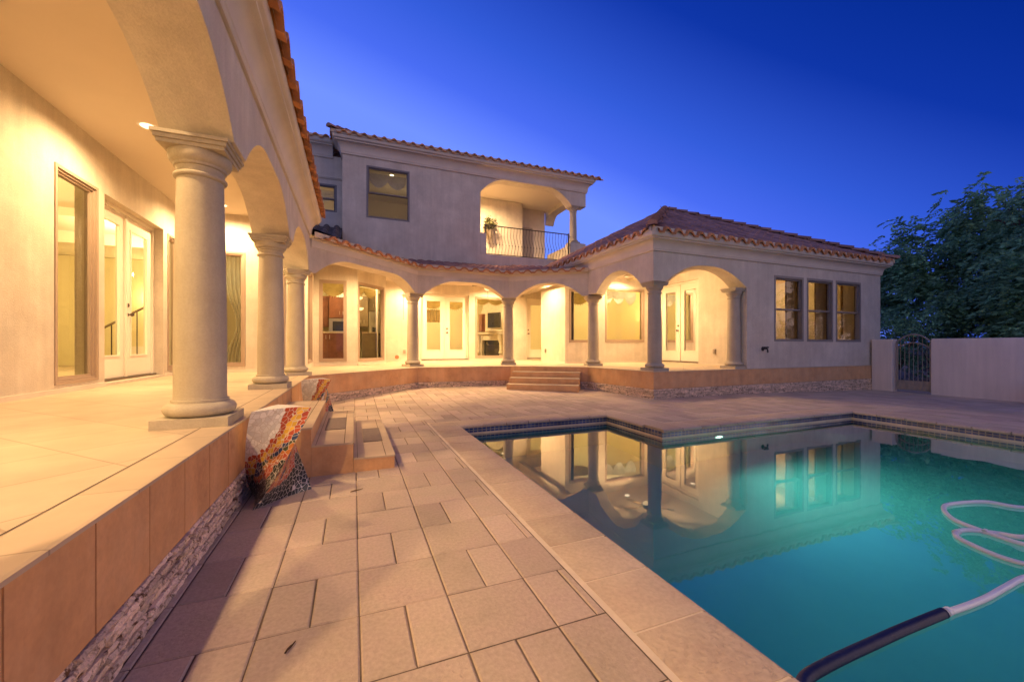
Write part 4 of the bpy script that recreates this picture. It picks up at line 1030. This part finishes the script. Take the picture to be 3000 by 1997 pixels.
# basin
POOLP=[(PX0,-6.0),(PX0,PY1),(PX1,PY1),(PX1,PY2),(PX2,PY2),(PX2,-6.0)]
basin=bpy.data.objects.new('pool_basin',None); COL.objects.link(basin); basin.location=(4,1,-1.5); WT['pool_basin']=Vector((4,1,-1.5)); tag(basin,kind='structure')
m=MB(); m2=MB(); m3=MB()
for i in range(len(POOLP)):
    a=POOLP[i]; b=POOLP[(i+1)%len(POOLP)]
    m.quad((*a,-1.4),(*b,-1.4),(*b,-.30),(*a,-.30))
    m3.quad((*a,-.135),(*b,-.135),(*b,-.105),(*a,-.105))
    m2.quad((*a,-.105),(*b,-.105),(*b,-.03),(*a,-.03)); m2.quad((*a,-.30),(*b,-.30),(*b,-.135),(*a,-.135))
m.poly([(*p,-1.4) for p in POOLP]); m.build('shell',PLASTER,basin); m2.build('waterline_tiles',POOLT,basin); m3.build('water_line_band',MORTAR,basin)
m=MB(); m.prism([(6.5,PY2),(6.7,3.62),(PX2,3.62),(PX2,PY2)],-1.39,-.62); m.build('bench',PLASTER,basin)
lt=MB().lathe([(.001,.012),(.055,.010),(.07,.0)],(4.72,PY2-.002,-.36),24,False,Vector((0,-1,0)).to_track_quat('Z','Y').to_matrix()).build('pool_light',POOLL,basin,True)
lp=lamp('pool_lamp','SPOT',(4.72,PY2-.06,-.36),265,(.46,.97,.90),basin,spot_size=R(170),spot_blend=1.0,shadow_soft_size=.08)
lp.rotation_euler=(R(-90+12),0,R(180-10)); lp.rotation_euler=Vector((.10,-1,.16)).to_track_quat('-Z','Y').to_euler()
m=MB(); m.poly([(*p,WATER) for p in reversed(POOLP)]); tag(m.build('pool_water',WATERM),kind='structure')

# hose afloat on the pool
def catmull(pts,n=10):
    out=[]; pts=[Vector(p) for p in pts]; q=[pts[0]]+pts+[pts[-1]]
    for i in range(1,len(q)-2):
        for k in range(n):
            t=k/n; a,b,c,d=q[i-1],q[i],q[i+1],q[i+2]
            out.append(.5*((2*b)+(c-a)*t+(2*a-5*b+4*c-d)*t*t+(3*b-a-3*c+d)*t*t*t))
    return out+[pts[-1]]
hz=WATER+.008
t=thing('pool_hose',(2.45,.95,WATER),'white pool cleaner hose floating in loops with a dark blue sleeve at its near end','hose')
hp=[(5.6,1.0),(5.1,1.15),(4.639,1.344),(4.532,1.502),(4.231,1.581),(4.053,1.553),(3.868,1.426),(3.798,1.259),(3.78,1.095),(3.86,.93),(4.08,.86),(4.22,.95),(4.10,1.07),(3.827,1.109-.0),(3.847,1.221),(3.734,1.314),(3.628,1.327),(3.535,1.293),(3.48,1.214),(3.43,1.086),(3.45,.98),(3.55,.90),(3.52,.84),(3.40,.88),(3.25,.935),(3.02,.935),(2.802,.929),(2.6,.936),(2.43,.949)]
MB().tube(catmull([(x,y,hz+(.030 if 11<=i<=13 else 0)) for i,(x,y) in enumerate(hp)]),.0145,10).build('hose',HOSEW,t,True)
MB().tube(catmull([(2.47,.948,hz),(2.2,.955,hz),(1.967,.957,hz),(1.667,.956,hz),(1.50,.940,hz),(1.41,.87,hz),(1.385,.72,hz-.02),(1.40,.5,hz-.05)]),.0225,12).build('sleeve',NAVY,t,True)
for x,y in ((3.62,1.327),(3.80,1.262),(2.50,.946)): MB().tube([(x-.016,y,hz),(x+.016,y,hz)],.019,10).build('cuff',HOSEW,t,True)

# ------------------------------------------------------------------ mosaic pedestals (twisted three-sided, concave sides)
def pedestal_mesh():
    mb=MB(); pc=[]; nz=36; ns=14
    def ring(f):
        tw=R(-90)*f                                # f = 0 top, 1 bottom
        ctr=Vector((-.475,3.22)).lerp(Vector((-.543,3.31)),f)-Vector((-.5,3.27))
        r=(.205+(.255-.205)*f)*(1-.16*math.sin(math.pi*f))
        cs=[ctr+Vector((math.cos(R(-137+120*k)+tw),math.sin(R(-137+120*k)+tw)))*r for k in range(3)]
        pts=[]
        for k in range(3):
            a,b=cs[k],cs[(k+1)%3]
            for j in range(ns):
                s=j/ns; p=a.lerp(b,s); p=p.lerp(ctr,.16*math.sin(math.pi*s)); pts.append((p,k,s))
        return pts
    for q in range(nz+1):
        f=q/nz; z=.645*(1-f)
        for k in range(3):
            pr=ring(f); side=pr[k*ns:(k+1)*ns]+[(pr[((k+1)%3)*ns][0],k,1.0)]
            for p,kk,s in side:
                zz=z+(.008*math.sin(math.pi*s)*(1-f)**4)
                mb.vert((p.x,p.y,zz)); pc.append((s*.36*(1+.3*f)-(.36*(1+.3*f) if kk==2 else 0),(1-f)*.645,kk*1.7))
    W3=3*(ns+1)
    for q in range(nz):
        for k in range(3):
            for j in range(ns):
                i=q*W3+k*(ns+1)+j; mb.face((i,i+1,i+W3+1,i+W3))
    c=mb.vert((.025,-.05,.66)); pc.append((.0,.58,5.1))
    for k in range(3):
        for j in range(ns):
            i=k*(ns+1)+j; mb.face((c,i,i+1))
    mb.pc=pc
    return mb
t=thing('mosaic_pedestal',(-.50,3.27,0),'twisted mosaic pedestal in white, red, yellow and black, on the paving nearest the camera','pedestal','mosaic pedestals')
b1=pedestal_mesh().build('pedestal_body',MOSAIC,t,smooth=35,local=True)
t2=t.copy(); COL.objects.link(t2); c=b1.copy(); COL.objects.link(c); c.parent=t2
t2.location=(-.43,5.86,0); t2.rotation_euler=(0,0,R(-22)); t2['label']='twisted mosaic pedestal on the far side of the tiled steps, half hidden by them'

# ------------------------------------------------------------------ garden wall, gate, pot
GX=13.15; gzb=-.16
o=MB().box(GX,GX+.25,-7.0,5.27,gzb,1.262).build('garden_wall',GARDENW,None,bevel=.012); tag(o,'long plain stucco garden wall running right from the gate','garden wall')
o=MB().box(GX-.01,GX+.24,6.02,6.47,gzb,1.262).build('gate_pillar',GARDENW,None,bevel=.015); tag(o,'short stucco gate pillar against the corner of the house','pillar')
t=thing('garden_gate',(GX+.12,5.65,-.1),'arched iron garden gate with upright bars and a solid kick plate','gate')
ga,gb=5.30,5.99; gx=GX+.12
def ga_z(y,base,h): s=(y-ga)/(gb-ga); return base+h*(1-(2*s-1)**2)
m=MB(); m.box(gx-.02,gx+.02,ga,ga+.035,-.06,1.16); m.box(gx-.02,gx+.02,gb-.035,gb,-.06,1.16)
m.tube([(gx,y,ga_z(y,1.17,.21)) for y in [ga+(gb-ga)*k/16 for k in range(17)]],.018,8); m.tube([(gx,y,ga_z(y,1.00,.17)) for y in [ga+(gb-ga)*k/16 for k in range(17)]],.016,8)
m.box(gx-.015,gx+.015,ga+.035,gb-.035,-.05,-.02); m.build('gate_frame',GATEM,t,smooth=40)
for k in range(7):
    y=ga+(gb-ga)*(k+1)/8; MB().tube([(gx,y,-.02),(gx,y,ga_z(y,1.17,.21))],.008,6).build('bar',GATEM,t,True)
MB().box(gx-.006,gx+.006,ga+.036,gb-.036,-.019,.20).build('kick_plate',GATEM,t)
t=thing('terracotta_pot',(12.75,3.48,-.09),'terracotta pot on the paving against the garden wall','plant pot')
m=MB().lathe([(.14,0),(.15,.02),(.20,.30),(.235,.40),(.265,.405),(.27,.46),(.245,.462),(.235,.42),(.22,.40)],(12.72,3.40,-.095),28,True); m.build('pot',TERRA,t,True)
for (a,b,h),lb in zip((((-.222,1.588),(-.196,1.640),.008),((-.02,3.165),(.065,3.21),.008)),('short dark twig lying on the paving in the foreground','bent dark twig lying on the paving near the mosaic pedestal')):
    q=[(a[0]+(b[0]-a[0])*s,a[1]+(b[1]-a[1])*s+.004*math.sin(6*s),h) for s in (0,.25,.5,.75,1)]
    tag(MB().tube(q,[.003,.004,.0045,.003,.002],6).build('twig',TWIG,None,True),lb,'twig')

# ------------------------------------------------------------------ trees and shrubs
def tree(name,loc,label,crown,trunk_h,n_spray,seed,mat,leaf=.10,per=26,droop=.5):
    q=random.Random(seed); t=thing(name,loc,label,'tree')
    m=MB(); base=Vector(loc)
    tops=[]
    m.tube([base,base+Vector((.1,.05,trunk_h*.5)),base+Vector((.05,.15,trunk_h))],[.26,.2,.17],10)
    cc=Vector(crown[0]); cr=Vector(crown[1])
    limbs=[]
    for k in range(9):
        a=2*math.pi*k/9+q.uniform(-.3,.3); e=q.uniform(.2,1.2); d=Vector((math.cos(a)*math.cos(e)*cr.x,math.sin(a)*math.cos(e)*cr.y,math.sin(e)*cr.z))*q.uniform(.55,.78)
        s=base+Vector((.05,.15,trunk_h*q.uniform(.8,1))); end=cc+d; mid_=s.lerp(end,.5)+Vector((0,0,.5)); m.tube(catmull([s,mid_,end],5),[.13-.11*j/10 for j in range(11)],7); limbs.append((s,mid_,end))
        for r in range(4):
            s2=mid_.lerp(end,q.random()); e2=s2+Vector((q.gauss(0,.8),q.gauss(0,.8),q.gauss(.2,.5))); m.tube([s2,s2.lerp(e2,.5)+Vector((0,0,.1)),e2],[.04,.025,.008],5)
    m.build('trunk',BARK,t,True)
    lf=MB(); cl=[]
    for _ in range(130):                          # clumps give the crown its uneven edge
        d=Vector((q.gauss(0,1),q.gauss(0,1),q.gauss(.15,1))).normalized(); r=q.uniform(.35,1.0)
        cl.append((cc+Vector((d.x*cr.x*r,d.y*cr.y*r,d.z*cr.z*r)),q.uniform(.5,1.1)))
    for _ in range(n_spray):
        c,rr=q.choice(cl); d=Vector((q.gauss(0,1),q.gauss(0,1),q.gauss(0,1))).normalized(); p=c+d*rr*q.random()**.6
        ax_=Vector((q.gauss(0,1),q.gauss(0,1),q.gauss(0,.35)-droop*.5)).normalized(); ln=q.uniform(.25,.6); sh=q.random()
        sd=ax_.cross(Vector((0,0,1))).normalized()
        for k in range(per):
            f=k/per; b=p+ax_*ln*f+Vector((0,0,-droop*.35*f*f)); lf.cur=min(1,max(0,sh*.6+q.random()*.4)); s=leaf*q.uniform(.6,1.2)
            dr=(sd*(1 if k%2 else -1)+ax_*.6+Vector((0,0,q.uniform(-.5,.2)))).normalized(); w=dr.cross(Vector((q.gauss(0,1),q.gauss(0,1),q.gauss(0,1)))).normalized()*s*.22
            lf.quad(b-w*.5,b+dr*s*.5-w,b+dr*s,b+dr*s*.5+w)
    lf.build('crown',mat,t)
    return t
tree('mesquite_tree',(20.0,5.2,-.14),'big dark feathery mesquite tree rising behind the garden wall',((20.0,5.6,3.3),(3.4,4.9,3.3)),1.6,9000,11,LEAF,.15,18)
def shrub(loc,rad,h,n,mat,label,seed,size=.10):
    t=thing('garden_shrub',loc,label,'shrub','shrubs behind the gate and wall'); q=random.Random(seed); m=MB()
    for k in range(7): a=q.uniform(0,6.28); m.tube([loc,(loc[0]+.3*rad*math.cos(a),loc[1]+.3*rad*math.sin(a),loc[2]+h*.5),(loc[0]+.7*rad*math.cos(a),loc[1]+.7*rad*math.sin(a),loc[2]+h*.9)],[.025,.018,.006],5)
    m.build('stem',BARK,t,True); m=MB()
    for k in range(12): leaves(m,(loc[0]+q.gauss(0,rad*.5),loc[1]+q.gauss(0,rad*.5),loc[2]+h*q.uniform(.25,.95)),rad*.42,n//12,size,.8,.1,seed+k)
    m.build('foliage',mat,t)
shrub((14.9,5.75,-.14),.55,1.1,900,LEAFP,'pale leaved shrub seen through the left bars of the gate',31)
shrub((15.3,5.1,-.14),.55,1.0,900,LEAFP,'pale flowering shrub seen through the right bars of the gate',32)
shrub((15.4,3.2,-.14),1.1,2.0,2200,LEAF,'low dark shrub showing just above the garden wall',33,.13)
shrub((16.2,7.4,-.14),1.3,2.4,2600,LEAF,'dark bushy shrub between the gate and the house corner',34,.13)

# ------------------------------------------------------------------ sky, added fill light, camera
w=bpy.data.worlds.new('World'); S.world=w; w.use_nodes=True; nt=w.node_tree; nt.nodes.clear()
out=nt.nodes.new('ShaderNodeOutputWorld'); bg=N(nt,'Background',Strength=1.15)
tc=N(nt,'TexCoord'); nrm=N(nt,'VectorMath',operation='NORMALIZE'); L(nt,tc.outputs['Generated'],nrm.inputs[0])
A=R(21.72); ca,sa=math.cos(A),math.sin(A)
gl=(-.686,.714,.143); gv=(gl[0]*ca+gl[1]*sa,-gl[0]*sa+gl[1]*ca,gl[2])
dt=N(nt,'VectorMath',operation='DOT_PRODUCT'); L(nt,nrm.outputs[0],dt.inputs[0]); dt.inputs[1].default_value=gv
sx=N(nt,'SeparateXYZ'); L(nt,nrm.outputs[0],sx.inputs[0])
ab=N(nt,'Math',operation='MAXIMUM'); ab.inputs[1].default_value=.05; L(nt,sx.outputs[2],ab.inputs[0])
e1=N(nt,'Math',operation='MULTIPLY_ADD'); e1.inputs[1].default_value=-1.87/1.15; e1.inputs[2].default_value=(1.72-1.17*.67)/1.15; L(nt,ab.outputs[0],e1.inputs[0])
e2=N(nt,'Math',operation='MULTIPLY_ADD',use_clamp=True); e2.inputs[1].default_value=1.17/1.15; L(nt,dt.outputs['Value'],e2.inputs[0]); L(nt,e1.outputs[0],e2.inputs[2])
rp=ramp(nt,[(0,(.001,.020,.24)),(.226,(.004,.032,.34)),(.52,(.03,.095,.62)),(.70,(.06,.135,.79)),(.9,(.15,.26,1.0))]); L(nt,e2.outputs[0],rp.inputs['Fac'])
sky=N(nt,'TexSky',sky_type='NISHITA'); sky.sun_disc=False; sky.sun_elevation=R(-4); sky.sun_rotation=R(-60); sky.ozone_density=4
ad=N(nt,'MixRGB',blend_type='ADD'); ad.inputs['Fac'].default_value=.1; L(nt,rp.outputs['Color'],ad.inputs['Color1']); L(nt,sky.outputs[0],ad.inputs['Color2'])
# pale afterglow lobe added behind the camera, unseen, to brighten walls and tree
d2=N(nt,'VectorMath',operation='DOT_PRODUCT'); L(nt,nrm.outputs[0],d2.inputs[0]); d2.inputs[1].default_value=tuple(Vector((-.66,-.72,.22)).normalized())
mx2=N(nt,'Math',operation='MAXIMUM'); mx2.inputs[1].default_value=0; L(nt,d2.outputs['Value'],mx2.inputs[0]); pw2=N(nt,'Math',operation='POWER'); pw2.inputs[1].default_value=1.6; L(nt,mx2.outputs[0],pw2.inputs[0])
gl2=N(nt,'MixRGB',blend_type='ADD'); L(nt,pw2.outputs[0],gl2.inputs['Fac']); L(nt,ad.outputs[0],gl2.inputs['Color1']); gl2.inputs['Color2'].default_value=(.38,.37,.41,1)
L(nt,gl2.outputs[0],bg.inputs['Color']); L(nt,bg.outputs[0],out.inputs['Surface'])
fill_sun=bpy.data.lights.new('fill_sun','SUN'); fill_sun.energy=.85; fill_sun.angle=R(40); fill_sun.color=(1.0,.70,.55)  # added warm fill from the right for risers and walls, no visible source
so=bpy.data.objects.new('fill_sun',fill_sun); COL.objects.link(so); so.rotation_euler=Vector((-.85,.50,-.20)).to_track_quat('-Z','Y').to_euler()

cam=bpy.data.cameras.new('camera'); cam.sensor_width=36; cam.lens=14.0; cam.shift_y=.00503; cam.clip_start=.05; cam.clip_end=500
co=bpy.data.objects.new('camera',cam); COL.objects.link(co); co.location=(0,0,H); co.rotation_euler=(R(90),0,-A); S.camera=co

S.view_settings.view_transform='Standard'; S.view_settings.look='None'; S.view_settings.exposure=0; S.view_settings.gamma=1
cy=S.cycles; cy.use_denoising=True; cy.max_bounces=7; cy.diffuse_bounces=4; cy.glossy_bounces=4; cy.transmission_bounces=4; cy.transparent_max_bounces=12
cy.sample_clamp_indirect=6; cy.caustics_reflective=False; cy.caustics_refractive=True; cy.use_light_tree=True
try: cy.denoiser='OPENIMAGEDENOISE'
except Exception: pass
